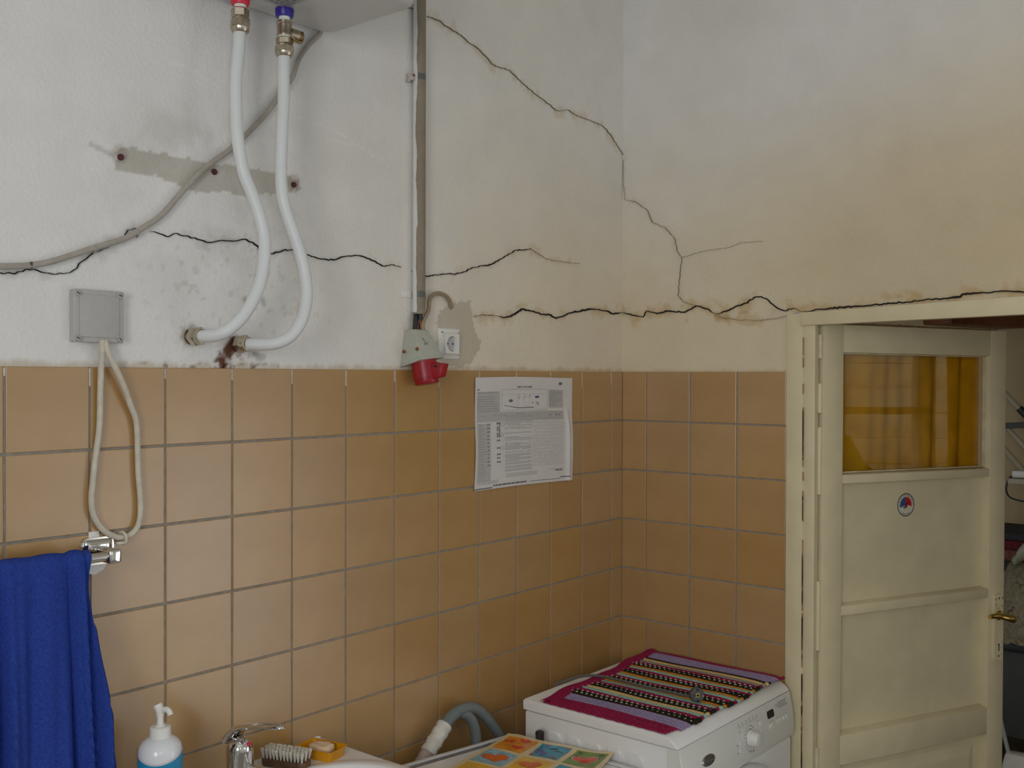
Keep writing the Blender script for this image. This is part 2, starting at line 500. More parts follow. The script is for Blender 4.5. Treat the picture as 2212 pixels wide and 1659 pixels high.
CR_C = [(-0.214, 2.044), (-0.254, 2.053), (-0.316, 2.06), (-0.368, 2.062), (-0.405, 2.073), (-0.477, 2.071)]
CR_D = [(-2.1, 1.858), (-1.952, 1.861), (-1.907, 1.861), (-1.883, 1.861), (-1.864, 1.871), (-1.843, 1.87), (-1.81, 1.866), (-1.785, 1.871), (-1.772, 1.88), (-1.768, 1.889), (-1.75, 1.903), (-1.737, 1.913), (-1.71, 1.924), (-1.685, 1.939), (-1.679, 1.95), (-1.673, 1.96), (-1.659, 1.965), (-1.652, 1.962), (-1.628, 1.961), (-1.615, 1.962), (-1.6, 1.959), (-1.588, 1.956), (-1.575, 1.964), (-1.55, 1.962), (-1.524, 1.958), (-1.502, 1.954), (-1.481, 1.958), (-1.464, 1.962), (-1.439, 1.963), (-1.429, 1.965), (-1.408, 1.97), (-1.391, 1.965), (-1.373, 1.952), (-1.356, 1.944), (-1.338, 1.947), (-1.313, 1.956), (-1.289, 1.96), (-1.276, 1.956), (-1.235, 1.95), (-1.212, 1.947), (-1.172, 1.948), (-1.144, 1.958), (-1.096, 1.965), (-1.06, 1.958), (-1.023, 1.947), (-0.988, 1.953), (-0.962, 1.949), (-0.926, 1.943), (-0.899, 1.937), (-0.875, 1.934), (-0.842, 1.94), (-0.809, 1.945), (-0.766, 1.949), (-0.739, 1.956), (-0.704, 1.97), (-0.63, 1.984), (-0.592, 2.002), (-0.553, 2.021), (-0.524, 2.033), (-0.494, 2.035), (-0.463, 2.043), (-0.432, 2.032), (-0.389, 2.02), (-0.324, 2.019), (-0.233, 2.02)]
CR_E = [(-0.7, 1.843), (-0.667, 1.849), (-0.62, 1.849), (-0.601, 1.848), (-0.572, 1.846), (-0.533, 1.856), (-0.503, 1.872), (-0.452, 1.87), (-0.41, 1.862), (-0.378, 1.863), (-0.345, 1.854), (-0.323, 1.86), (-0.267, 1.875), (-0.221, 1.882), (-0.174, 1.89), (-0.137, 1.891), (-0.088, 1.888), (-0.063, 1.881), (-0.003, 1.887)]
CR_F = [(-0.003, 1.887), (-0.044, 1.877), (-0.077, 1.871), (-0.091, 1.889), (-0.124, 1.882), (-0.127, 1.879), (-0.16, 1.887), (-0.224, 1.88), (-0.263, 1.898), (-0.301, 1.887), (-0.324, 1.872), (-0.347, 1.874), (-0.377, 1.884), (-0.399, 1.893), (-0.428, 1.899), (-0.449, 1.914), (-0.471, 1.915), (-0.492, 1.905), (-0.513, 1.886), (-0.534, 1.875), (-0.548, 1.872), (-0.555, 1.877), (-0.575, 1.877), (-0.589, 1.869), (-0.609, 1.867), (-0.629, 1.871), (-0.668, 1.873), (-0.719, 1.876), (-0.782, 1.877), (-0.831, 1.881), (-0.878, 1.882), (-0.925, 1.886), (-0.971, 1.887), (-1.01, 1.889), (-1.015, 1.895), (-1.059, 1.897), (-1.117, 1.898), (-1.156, 1.893), (-1.204, 1.893), (-1.3, 1.896)]
CR_G = [(-0.324, 1.869), (-0.362, 1.857), (-0.406, 1.851), (-0.464, 1.847), (-0.52, 1.852), (-0.561, 1.861)]
CEMENT = [(-1.698, 2.105), (-1.673, 2.114), (-1.62, 2.114), (-1.529, 2.116), (-1.464, 2.114), (-1.326, 2.122), (-1.27, 2.113), (-1.264, 2.094), (-1.326, 2.077), (-1.379, 2.068), (-1.431, 2.06), (-1.464, 2.061), (-1.529, 2.049), (-1.55, 2.053), (-1.59, 2.065), (-1.649, 2.07), (-1.698, 2.067)]
PATCH = [(-0.833, 1.83), (-0.808, 1.866), (-0.765, 1.878), (-0.712, 1.881), (-0.7, 1.848), (-0.694, 1.8), (-0.667, 1.782), (-0.685, 1.733), (-0.738, 1.712), (-0.808, 1.712), (-0.833, 1.725)]

TOP = 1.703          # top of the tiling
T = 0.153            # tile pitch
ROOM_H = 3.05

def tint_mul(C, mask, col):
    for k in range(3):
        C[:, k] *= 1 - mask * (1 - col[k])

def wall_sheet(us, zs, keep, fn3, tintfn, relief):
    U, Z = np.meshgrid(us, zs)
    Uf, Zf = U.ravel(), Z.ravel()
    h = relief(Uf, Zf)
    V = fn3(Uf, Zf, h)
    C = tintfn(Uf, Zf)
    nu = len(us)
    fs = []
    K = keep(Uf, Zf).reshape(U.shape)
    for j in range(len(zs) - 1):
        for i in range(nu - 1):
            if K[j, i] and K[j, i + 1] and K[j + 1, i] and K[j + 1, i + 1]:
                a = j * nu + i
                fs.append((a, a + 1, a + 1 + nu, a + nu))
    return V, fs, C

def sheet_object(name, V, fs, C, boxes, m):
    """plaster sheet plus the solid wall behind it, as one mesh with the tint on its points"""
    mb = MB()
    mb.v = [tuple(p) for p in V]; mb.f = fs; mb.smooth = [True] * len(fs); mb.mi = [0] * len(fs)
    n0 = len(mb.v)
    for a, b in boxes:
        mb.box(a, b)
    o = mb.build(name, m, fix=False)
    at = o.data.color_attributes.new('tint', 'FLOAT_COLOR', 'POINT')
    arr = np.ones((len(o.data.vertices), 4), dtype=np.float32)
    arr[:n0, :3] = C
    at.data.foreach_set('color', arr.ravel())
    return o

# ---- left wall (plane y = 0)
def tint_left(x, z):
    C = np.ones((len(x), 3))
    big = fbm(x * 2.2, z * 2.2, 3)
    tint_mul(C, smooth(0.45, 0.8, big) * 0.25, (0.80, 0.78, 0.72))
    # old paint yellowed towards the cracked corner
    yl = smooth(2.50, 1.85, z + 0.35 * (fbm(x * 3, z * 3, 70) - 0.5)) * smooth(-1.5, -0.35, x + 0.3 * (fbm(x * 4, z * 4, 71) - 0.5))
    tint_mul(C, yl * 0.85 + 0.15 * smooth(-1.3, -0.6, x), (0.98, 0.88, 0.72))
    # smoky scuffs around the pipes and the old bracket
    d0 = np.hypot((x + 1.45) / 0.42, (z - 2.05) / 0.30)
    sm = smooth(1.0, 0.2, d0) * smooth(0.42, 0.72, fbm(x * 14, z * 14, 5))
    tint_mul(C, sm * 0.35, (0.70, 0.69, 0.66))
    sp = smooth(0.66, 0.78, fbm(x * 70, z * 70, 9, 3)) * smooth(1.0, 0.1, np.hypot((x + 1.42) / 0.35, (z - 1.86) / 0.22))
    tint_mul(C, sp * 0.35, (0.60, 0.43, 0.40))
    # the upper wash of grey over the bracket
    up_ = smooth(0.10, 0.0, np.abs(z - 2.17 - 0.12 * (x + 1.5))) * smooth(-1.75, -1.62, x) * smooth(-1.28, -1.38, x)
    tint_mul(C, up_ * smooth(0.35, 0.7, fbm(x * 18, z * 18, 6)) * 0.40, (0.76, 0.75, 0.72))
    # bare cement strip and the cement patch round the wall socket
    jx = (fbm(x * 60, z * 60, 1, 3) - 0.5) * 0.016; jz = (fbm(x * 60, z * 60, 2, 3) - 0.5) * 0.016
    tint_mul(C, in_poly(x + jx, z + jz, CEMENT) * (0.75 + 0.25 * fbm(x * 40, z * 40, 12)), (0.66, 0.63, 0.57))
    tint_mul(C, in_poly(x + jx * 1.6, z + jz * 1.6, PATCH) * 1.0, (0.74, 0.72, 0.68))
    d = seg_dist(x, z, [(-1.745, 2.108), (-1.70, 2.095)])
    tint_mul(C, smooth(0.006, 0.002, d) * 0.6, (0.6, 0.58, 0.54))
    for cx, cz, r_ in ((-1.687, 2.098, 0.022), (-1.284, 2.105, 0.024)):
        d = np.hypot(x - cx, z - cz) + (fbm(x * 90, z * 90, 4) - 0.5) * 0.02
        tint_mul(C, smooth(r_, r_ * 0.5, d) * 0.5, (0.55, 0.48, 0.42))
    # ochre crumbling along the cracks, stronger towards the corner
    n1 = fbm(x * 35, z * 35, 20)
    for cr, wd, s in ((CR_A, 0.020, 0.75), (CR_D, 0.016, 0.6), (CR_E, 0.024, 0.9)):
        d = seg_dist(x, z, cr)
        side = smooth(-1.3, -0.7, x) * s
        tint_mul(C, smooth(wd, 0.002, d + (n1 - 0.40) * 0.075) * side * 0.7, (0.82, 0.71, 0.52))
    d = seg_dist(x, z, CR_D)
    tint_mul(C, smooth(0.012, 0.0, d + (n1 - 0.45) * 0.06) * smooth(-1.1, -1.4, x) * 0.5, (0.72, 0.70, 0.66))
    # rust run below the cold water elbow
    d = seg_dist(x, z, [(-1.440, 1.752), (-1.452, 1.735), (-1.466, 1.705)])
    n2 = fbm(x * 110, z * 110, 30, 3)
    tint_mul(C, smooth(0.020, 0.006, d + (n2 - 0.5) * 0.034), (0.17, 0.075, 0.045))
    d = np.hypot((x + 1.43) / 0.075, (z - 1.735) / 0.035)
    tint_mul(C, smooth(1.0, 0.1, d) * smooth(0.5, 0.66, n2) * 0.8, (0.50, 0.36, 0.26))
    d = np.hypot(x + 1.539, z - 1.766) + (n2 - 0.5) * 0.02
    tint_mul(C, smooth(0.026, 0.014, d) * 0.7, (0.45, 0.42, 0.38))
    # grey dabs right of the elbow
    for a, b in (((-1.40, 1.742), (-1.372, 1.722)), ((-1.385, 1.735), (-1.362, 1.727)), ((-1.41, 1.845), (-1.40, 1.838)), ((-1.365, 1.848), (-1.36, 1.838))):
        tint_mul(C, smooth(0.008, 0.003, seg_dist(x, z, [a, b]) + (n2 - 0.5) * 0.008) * 0.6, (0.45, 0.47, 0.43))
    # dirt on the plaster edge above the tiles
    e = smooth(0.014, 0.0, z - TOP + (fbm(x * 50, z * 20, 40) - 0.5) * 0.020)
    tint_mul(C, e * 0.75, (0.70, 0.60, 0.47))
    e2 = smooth(0.016, 0.002, z - TOP) * smooth(0.55, 0.7, fbm(x * 90, z * 120, 41, 3)) * smooth(-1.72, -1.60, x) * smooth(-1.28, -1.36, x)
    tint_mul(C, e2, (0.35, 0.30, 0.25))
    # pale scratches
    for a, b, c in (((-1.33, 2.26), (-1.17, 2.24), (-1.02, 2.20)), ((-1.20, 2.215), (-1.10, 2.215), (-1.0, 2.185)), ((-1.60, 2.30), (-1.52, 2.29), (-1.47, 2.27))):
        tint_mul(C, smooth(0.003, 0.0005, seg_dist(x, z, [a, b, c]) + (fbm(x * 60, z * 60, 44) - 0.5) * 0.004) * 0.5, (1.12, 1.12, 1.12))
    return C

xs = np.arange(-2.40, 0.0001, 0.005)
zs = np.arange(TOP - 0.002, ROOM_H + 0.001, 0.005)
def relief_l(x, z):
    return (fbm(x * 3, z * 3, 50) - 0.5) * 0.004 + (fbm(x * 25, z * 25, 51) - 0.5) * 0.0012
V, F_, C_ = wall_sheet(xs, zs, lambda a, b: np.ones(a.shape, bool), lambda a, b, h: np.stack([a, -np.abs(h), b], 1), tint_left, relief_l)
wall_left = struct(sheet_object('wall_left', V, F_, C_, [((-4.2, 0.006, 0), (0.16, 0.2, ROOM_H)), ((-4.2, 0.0, TOP), (-2.395, 0.01, ROOM_H))], plaster),
                   'white plastered wall with long cracks above orange-beige tiling')

# ---- right wall (plane x = 0), doorway from y = -0.60 to -1.40
DOOR_TOP = 1.86
def tint_right(y, z):
    C = np.ones((len(y), 3))
    n1 = fbm(y * 35, z * 35, 22)
    big = fbm(y * 2.5, z * 2.5, 13)
    tint_mul(C, smooth(0.4, 0.8, big) * 0.25, (0.86, 0.82, 0.72))
    for cr, wd, s in ((CR_F, 0.030, 1.0), (CR_G, 0.020, 0.8), (CR_B, 0.008, 0.3)):
        d = seg_dist(y, z, cr)
        tint_mul(C, smooth(wd, 0.002, d + (n1 - 0.42) * 0.09) * s * 0.75, (0.82, 0.70, 0.50))
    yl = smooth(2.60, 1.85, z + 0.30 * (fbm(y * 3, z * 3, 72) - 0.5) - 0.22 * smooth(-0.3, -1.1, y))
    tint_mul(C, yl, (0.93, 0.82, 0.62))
    tint_mul(C, smooth(-0.35, -1.0, y + 0.25 * (fbm(y * 3, z * 3, 75) - 0.5)) * smooth(2.6, 2.05, z + 0.3 * (fbm(y * 2, z * 4, 76) - 0.5)), (0.88, 0.845, 0.80))  # dimmer light towards the lower right, painted into the tint
    d = np.maximum(0, np.abs(z - 2.0 - 0.05 * fbm(y * 4, z * 4, 8)) - 0.02)
    tint_mul(C, smooth(0.12, 0.0, d) * smooth(0.45, 0.7, fbm(y * 5, z * 12, 9)) * 0.12, (0.86, 0.78, 0.62))
    tint_mul(C, smooth(0.010, 0.0, z - TOP + (n1 - 0.5) * 0.012) * 0.5, (0.75, 0.65, 0.50))
    return C
ys = np.arange(-1.40, 0.0001, 0.005)
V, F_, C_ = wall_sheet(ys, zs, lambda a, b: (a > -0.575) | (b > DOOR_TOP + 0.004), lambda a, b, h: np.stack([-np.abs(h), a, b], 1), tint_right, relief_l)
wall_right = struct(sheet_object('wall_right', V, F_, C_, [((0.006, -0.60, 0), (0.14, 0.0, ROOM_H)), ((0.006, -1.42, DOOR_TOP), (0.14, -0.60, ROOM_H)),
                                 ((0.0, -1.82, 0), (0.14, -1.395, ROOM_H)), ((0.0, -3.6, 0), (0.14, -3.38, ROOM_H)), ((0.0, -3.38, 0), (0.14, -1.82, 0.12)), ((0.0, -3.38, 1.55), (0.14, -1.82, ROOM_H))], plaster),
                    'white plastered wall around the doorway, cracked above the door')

# ---- rest of the wash room
def slab(name, a, b, m, label=None):
    return struct(MB().box(a, b).build(name, m), label)
slab('floor', (-4.2, -3.6, -0.1), (0.14, 0.0, 0.0), floor_m)
slab('ceiling', (-4.4, -3.8, ROOM_H), (0.14, 0.2, ROOM_H + 0.1), ceil_m)
mb = MB()
mb.box((-4.4, -3.6, 0), (-4.2, -2.5, ROOM_H)).box((-4.4, -1.5, 0), (-4.2, 0.2, ROOM_H)).box((-4.4, -2.5, 0), (-4.2, -1.5, 1.2)).box((-4.4, -2.5, 2.5), (-4.2, -1.5, ROOM_H))
struct(mb.build('wall_back', room_wall))
def wash_window(name, lo, hi, z0, z1, fn):
    """frame of a casement window; fn(along, across, z) places it in its wall"""
    w_ = struct(bpy.data.objects.new(name, None)); COL.objects.link(w_)
    w_.location = fn((lo + hi) / 2, 0.05, z0)
    mb = MB()
    m_ = (lo + hi) / 2
    for a0, a1, c0, c1 in ((lo, lo + 0.06, z0, z1), (hi - 0.06, hi, z0, z1), (lo, hi, z0, z0 + 0.06), (lo, hi, z1 - 0.06, z1), (m_ - 0.03, m_ + 0.03, z0, z1)):
        p, q = fn(a0, 0.02, c0), fn(a1, 0.08, c1)
        mb.box([min(x, y) for x, y in zip(p, q)], [max(x, y) for x, y in zip(p, q)], 0.006)
    mb.build('window_frame', frame_white, w_)
mb = MB()
WX0, WX1, WZ0, WZ1 = -1.6, -0.6, 1.15, 2.45
mb.box((-4.4, -3.8, 0), (WX0, -3.6, ROOM_H)).box((WX1, -3.8, 0), (0.14, -3.6, ROOM_H))
mb.box((WX0, -3.8, 0), (WX1, -3.6, WZ0)).box((WX0, -3.8, WZ1), (WX1, -3.6, ROOM_H))
struct(mb.build('wall_front', room_wall))
wash_window('window_1', WX0, WX1, WZ0, WZ1, lambda a, c, z: (a, -3.6 - c, z))
wash_window('added_window_4', -2.5, -1.5, 1.2, 2.5, lambda a, c, z: (-4.2 - c, a, z))  # added unseen window, frame for the fill light behind the camera
wash_window('window_3', -3.38, -1.82, 0.12, 1.55, lambda a, c, z: (c, a, z))  # unseen; low opening shaped to put sheen on the lower left tiles

# cracks: every one a jagged dark gap
def crack(pts, plane, wmin, wmax, m, parent, seed, split=5):
    rr = random.Random(seed)
    fine = []
    for (a, b), (c, d) in zip(pts[:-1], pts[1:]):
        L_ = math.hypot(c - a, d - b)
        k = max(1, int(L_ / 0.006))
        for s in range(k):
            t = s / k
            j = 0.0016 if 0 < s else 0
            fine.append((a + (c - a) * t + rr.uniform(-j, j), b + (d - b) * t + rr.uniform(-j, j)))
    fine.append(pts[-1])
    n = len(fine)
    upv, lov = [], []
    ph = rr.uniform(0, 9)
    for i, (u, v) in enumerate(fine):
        a = fine[max(0, i - 1)]; b = fine[min(n - 1, i + 1)]
        tx, ty = b[0] - a[0], b[1] - a[1]
        l = math.hypot(tx, ty) or 1
        nx, ny = -ty / l, tx / l
        e = min(1, i / 4, (n - 1 - i) / 4)
        wv = (wmin + (wmax - wmin) * (0.5 + 0.5 * math.sin(i * 0.21 + ph) * math.sin(i * 0.057 + 2 * ph)) * rr.uniform(0.6, 1.2)) * max(e, 0.12)
        upv.append((u + nx * wv / 2, v + ny * wv / 2)); lov.append((u - nx * wv / 2, v - ny * wv / 2))
    f = (lambda u, v, h: (u, -0.0045 - h, v)) if plane == 'l' else (lambda u, v, h: (-0.0045 - h, u, v))
    vs = []
    for h in (0.0, -0.006):
        vs += [f(u, v, h) for u, v in upv] + [f(u, v, h) for u, v in lov]
    fs = []
    for i in range(n - 1):
        fs.append((i, i + 1, n + i + 1, n + i))
        fs.append((i, i + 1, 2 * n + i + 1, 2 * n + i))
        fs.append((n + i, n + i + 1, 3 * n + i + 1, 3 * n + i))
    mb = MB(); mb.add(vs, fs)
    return mb.build('crack', m, parent)
crack(CR_A[:3], 'l', 0.0006, 0.0014, crack_l, wall_left, 1)
crack(CR_A[3:], 'l', 0.0003, 0.0011, crack_l, wall_left, 2)
crack(CR_D[:13], 'l', 0.0006, 0.0018, crack_m, wall_left, 3)
crack(CR_D[13:18], 'l', 0.0006, 0.0016, crack_m, wall_left, 4)
crack(CR_D[18:47], 'l', 0.0010, 0.0032, crack_m, wall_left, 5)
crack(CR_D[47:61], 'l', 0.0010, 0.0030, crack_m, wall_left, 6)
crack(CR_D[60:], 'l', 0.0003, 0.0007, crack_f, wall_left, 7)
crack(CR_E[:4], 'l', 0.0006, 0.0016, crack_l, wall_left, 8)
crack(CR_E[3:], 'l', 0.0018, 0.0050, crack_m, wall_left, 9)
crack(CR_B[:3], 'r', 0.0003, 0.0007, crack_f, wall_right, 10)
crack(CR_B[2:10], 'r', 0.0004, 0.0013, crack_l, wall_right, 11)
crack(CR_B[9:], 'r', 0.0003, 0.0008, crack_l, wall_right, 12)
crack(CR_C, 'r', 0.0003, 0.0006, crack_f, wall_right, 13)
crack(CR_F[:11], 'r', 0.0020, 0.0050, crack_m, wall_right, 14)
crack(CR_F[10:24], 'r', 0.0016, 0.0044, crack_m, wall_right, 15)
crack(CR_F[23:], 'r', 0.0024, 0.0052, crack_m, wall_right, 16)
crack(CR_G, 'r', 0.0002, 0.0008, crack_l, wall_right, 17)

# ------------------------------------------------------------------ tiles
GAP = 0.0042
def tile_mesh(wd, ht):
    bm = bmesh.new()
    bmesh.ops.create_cube(bm, size=1)
    for v in bm.verts:
        v.co = Vector((v.co.x * (wd - GAP), v.co.y * 0.008 + 0.001, v.co.z * (ht - GAP)))
    front = [e for e in bm.edges if all(v.co.y < 0 for v in e.verts)]
    bmesh.ops.bevel(bm, geom=front, offset=0.0014, segments=2, profile=0.5, affect='EDGES')
    me = bpy.data.meshes.new('tile'); bm.to_mesh(me); bm.free()
    me.materials.append(tile_m)
    return me
A0 = 0.4231 * T; B0 = 0.5933 * T
full = tile_mesh(T, T); left_cut = tile_mesh(A0, T); right_cut = tile_mesh(B0, T)
ROWS = 11
def put_tile(me, loc, rz, parent):
    o = bpy.data.objects.new('tile', me); COL.objects.link(o)
    o.location = loc
    o.rotation_euler = (random.gauss(0, 0.0022), random.gauss(0, 0.0012), rz + random.gauss(0, 0.0022))
    o.parent = parent
ZT = 1.704
for j in range(ROWS):
    z = ZT - (j + 0.5) * T
    put_tile(left_cut, (-A0 / 2, -0.0005, z), 0, wall_left)
    for i in range(22):
        put_tile(full, (-A0 - (i + 0.5) * T, -0.0005 + random.gauss(0, 0.0003), z), 0, wall_left)
    put_tile(right_cut, (-0.0005, -B0 / 2 - 0.002, z), -PI / 2, wall_right)
    for i in range(3):
        put_tile(full, (-0.0005 + random.gauss(0, 0.0003), -B0 - (i + 0.5) * T, z), -PI / 2, wall_right)
MB().box((-3.44, -0.0012, 0), (0, 0.0066, ZT - 0.002)).build('grout', grout_m, wall_left)
MB().box((-0.0012, -0.552, 0), (0.0066, 0, ZT - 0.002)).build('grout', grout_m, wall_right)
# plaster smeared into the top of the upright joints
mb = MB()
for i in range(23):
    h_ = random.uniform(0.012, 0.045)
    x_ = -A0 - i * T
    mb.box((x_ - 0.0017, -0.0022, ZT - 0.004 - h_), (x_ + 0.0017, 0.001, ZT - 0.004))
lab(mb.build('grout', grout_w, wall_left), 'whitish plaster smeared in the upright joints')

# ------------------------------------------------------------------ door frame and door
frame = struct(bpy.data.objects.new('trim_1', None), 'cream painted door frame'); COL.objects.link(frame); frame.location = (0, -0.6, 0)
mb = MB()
mb.hexa([(-0.006, -0.549, 0), (-0.006, -0.601, 0), (0.10, -0.601, 0), (0.10, -0.549, 0),
         (-0.006, -0.549, 1.862), (-0.006, -0.597, 1.862), (0.10, -0.597, 1.862), (0.10, -0.549, 1.862)], 0.002)
mb.build('casing_board', cream, frame)
MB().hexa([(-0.0015, -0.600, 0), (-0.0015, -0.629, 0), (0.026, -0.629, 0), (0.026, -0.600, 0),
           (-0.0015, -0.596, 1.832), (-0.0015, -0.631, 1.832), (0.026, -0.631, 1.832), (0.026, -0.596, 1.832)], 0.0015).build('jamb', cream, frame)
mb = MB()
mb.hexa([(-0.010, -0.590, 1.829), (-0.010, -1.42, 1.844), (0.026, -1.42, 1.844), (0.026, -0.590, 1.829),
         (-0.010, -0.590, 1.8655), (-0.010, -1.42, 1.8925), (0.026, -1.42, 1.8925), (0.026, -0.590, 1.8655)], 0.002)
mb.box((0.026, -1.42, 1.846), (0.10, -0.598, 1.864))
mb.build('head_board', cream, frame)
mb = MB().box((-0.006, -1.43, 0), (0.10, -1.385, 1.85), 0.002)
lab(mb.build('jamb', cream, frame), 'far jamb of the doorway')
# chipped paint on the frame
mb = MB()
for _ in range(46):
    zc = random.uniform(0.5, 1.80)
    wv = random.uniform(0.0006, 0.0016); hv = random.uniform(0.006, 0.045)
    mb.box((-0.0072, -0.5995 - wv, zc - hv), (-0.004, -0.5985 + wv * 0.3, zc + hv))
STUFF(lab(mb.build('paint_chips', bare_wood, frame), 'bare wood where the paint is chipped'))

door = struct(bpy.data.objects.new('door_1', None), 'half-open cream panelled door with an amber-curtained pane'); COL.objects.link(door)
AZ = R(-24.1)
door.location = (0.0202, -0.6376, 0.004)
door.rotation_euler = (Matrix.Rotation(AZ, 4, 'Z') @ Matrix.Rotation(0.0059, 4, 'Y')).to_euler()
W_, TH = 0.7355, 0.044
def dbox(name, a, b, m=cream, bevel=0.0015):
    return MB().box(a, b, bevel).build(name, m, door, local=True)
dbox('stile', (0.0, 0, 0.012), (0.0743, TH, 1.8305))
ls = dbox('stile', (0.667, 0, 0.012), (W_, TH, 1.8305))
dbox('rail', (0.0743, 0.0006, 1.753), (0.667, TH, 1.8300))
def ledge_rail(z0, z1, sl):
    """rail whose upper edge slopes back to the panel"""
    mb = MB()
    a, b = 0.0743, 0.667
    mb.hexa([(a, 0.0006, z0), (b, 0.0006, z0), (b, TH, z0), (a, TH, z0), (a, 0.0006, z1 - sl), (b, 0.0006, z1 - sl), (b, TH, z1), (a, TH, z1)], 0.0012)
    return mb.build('rail', cream, door, local=True)
ledge_rail(1.3865, 1.4144, 0.004)
ledge_rail(1.018, 1.050, 0.006)
ledge_rail(0.600, 0.690, 0.008)
ledge_rail(0.012, 0.13, 0.008)
def panel(z0, z1, y0=0.029):
    return MB().box((0.060, y0, z0 - 0.008), (0.682, y0 + 0.008, z1 + 0.008)).build('panel', cream, door, local=True)
panel(1.050, 1.3865)
panel(0.690, 1.018)
pl = panel(0.13, 0.60)
mb = MB()   # raised field of the bottom panel
mb.hexa([(0.10, 0.030, 0.16), (0.642, 0.030, 0.16), (0.642, 0.030, 0.572), (0.10, 0.030, 0.572),
         (0.135, 0.017, 0.20), (0.607, 0.017, 0.20), (0.607, 0.017, 0.540), (0.135, 0.017, 0.540)], 0.002)
mb.build('raised_field', cream, pl, local=True)
mb = MB()
for a, b in (((-0.006, TH - 0.012, 0.012), (0.066, TH + 0.002, 1.8375)), ((0.676, TH - 0.012, 0.012), (W_ + 0.004, TH + 0.002, 1.8375)), ((0.066, TH - 0.012, 1.765), (0.676, TH + 0.002, 1.8375)), ((0.066, TH - 0.012, 0.012), (0.676, TH + 0.002, 0.12))):
    mb.box(a, b, 0.001)
lip = mb.build('rebate_lip', cream, door, local=True)
mb = MB()
for k in range(60):
    u = 0.06 + k * 0.0112
    mb.box((u, TH - 0.0135 - random.uniform(0, 0.001), 1.8308), (u + 0.0112, TH + 0.0025, 1.8378 + random.uniform(-0.0008, 0.0012)))
lab(mb.build('rebate_edge', bare_wood, lip, local=True), 'grubby bare wooden upper edge of the door')
# pane, putty and the amber curtain behind it
MB().box((0.070, 0.0260, 1.4100), (0.672, 0.0295, 1.757)).build('glass_pane', glass_m, door, local=True)
mb = MB()
for a, b in (((0.0743, 0.018, 1.4144), (0.079, 0.026, 1.753)), ((0.6623, 0.018, 1.4144), (0.667, 0.026, 1.753)),
             ((0.0743, 0.018, 1.4144), (0.667, 0.026, 1.4180)), ((0.0743, 0.018, 1.749), (0.667, 0.026, 1.753))):
    mb.box(a, b, 0.001)
mb.build('glazing_bead', cream_dirty, door, local=True)
def curt(u, v):
    uu = 0.05 + 0.64 * u
    amp = 0.010 + 0.006 * math.sin(7 * u + 2 * v)
    y = 0.070 + amp * math.sin(uu * 40 + 1.6 * math.sin(uu * 11) + 0.5 * v) + 0.003 * math.sin(uu * 97 + 2)
    return (uu, y, 1.785 - 0.42 * v)
mb = MB().grid(150, 12, curt)
cu = mb.build('curtain', amber_cloth, door, local=True, fix=False)
cu['label'] = 'pleated amber curtain hung behind the pane'
mb = MB().cyl((0.03, 0.066, 1.783), (0.71, 0.066, 1.783), 0.005)
mb.cyl((0.045, 0.044, 1.783), (0.045, 0.070, 1.783), 0.004).cyl((0.695, 0.044, 1.783), (0.695, 0.070, 1.783), 0.004)
mb.build('curtain_rod', brass, door, local=True)
# hinges on the frame edge
for z0, z1, mm in ((1.735, 1.80, cream_dirty), (1.585, 1.665, cream), (1.36, 1.545, cream), (0.93, 1.12, cream), (0.45, 0.66, cream_dirty)):
    hg = MB().cyl((-0.004, 0.008, z0), (-0.004, 0.008, z1), 0.0075, n=14)
    hg.cyl((-0.004, 0.008, (z0 + z1) / 2 - 0.0006), (-0.004, 0.008, (z0 + z1) / 2 + 0.0006), 0.0079, n=14)
    hg.build('hinge', mm, door, local=True)
# lock plate and handle
pf = lambda u, v, h: (u, -h, v)
mb = MB(); mb.prism(rrect(0.6845, 0.826, 0.7215, 1.026, 0.006), pf, 0, 0.009)
pl8 = mb.build('lock_plate', cream, door, local=True)
mb = MB()
mb.prism(ellipse(0.7035, 0.873, 0.0032, 0.0032, 14), pf, 0.0091, 0.0094)
mb.prism([(0.7017, 0.853), (0.7053, 0.853), (0.7053, 0.873), (0.7017, 0.873)], pf, 0.0091, 0.0094)
mb.build('keyhole', dark_hole, pl8, local=True)
ch = MB()
for (u, v, a, b) in ((0.688, 1.012, 0.002, 0.004), (0.7175, 1.014, 0.002, 0.005), (0.6885, 0.995, 0.0012, 0.005), (0.716, 0.99, 0.0015, 0.004), (0.700, 0.984, 0.006, 0.0010), (0.694, 0.90, 0.001, 0.0015), (0.712, 0.905, 0.0015, 0.001), (0.7165, 0.88, 0.001, 0.004), (0.717, 0.862, 0.0008, 0.004), (0.700, 0.893, 0.001, 0.001), (0.7145, 0.842, 0.0012, 0.003)):
    flat(ch, ellipse(u, v, a, b, 9), pf, 0.0094)
STUFF(lab(ch.build('paint_chips', mat('plate_chips', (0.10, 0.08, 0.07), rough=0.6), pl8, local=True), 'dark chips in the paint of the lock plate'))
for z_ in (1.014, 0.838):
    MB().lathe((0.703, -0.0088, z_), (0.703, -0.012, z_), [(0, 0.0035), (0.0010, 0.0033), (0.0015, 0.001)], 12).build('screw', screw_m, pl8, local=True)
hd = MB()
hd.tube([(0.703, 0.0, 0.962), (0.703, -0.030, 0.962), (0.7015, -0.052, 0.962), (0.693, -0.064, 0.963), (0.675, -0.063, 0.968), (0.650, -0.055, 0.974), (0.622, -0.052, 0.976), (0.606, -0.054, 0.975)],
        0.0112, n=16, steps=8, radf=lambda t: 1.0 - 0.45 * max(0, t - 0.45) / 0.55)
hd.lathe((0.703, -0.005, 0.962), (0.703, -0.016, 0.962), [(0, 0.0155), (0.006, 0.0150), (0.011, 0.0100)], 20)
lab(hd.build('handle', brass, door, local=True), 'curved brass lever handle')
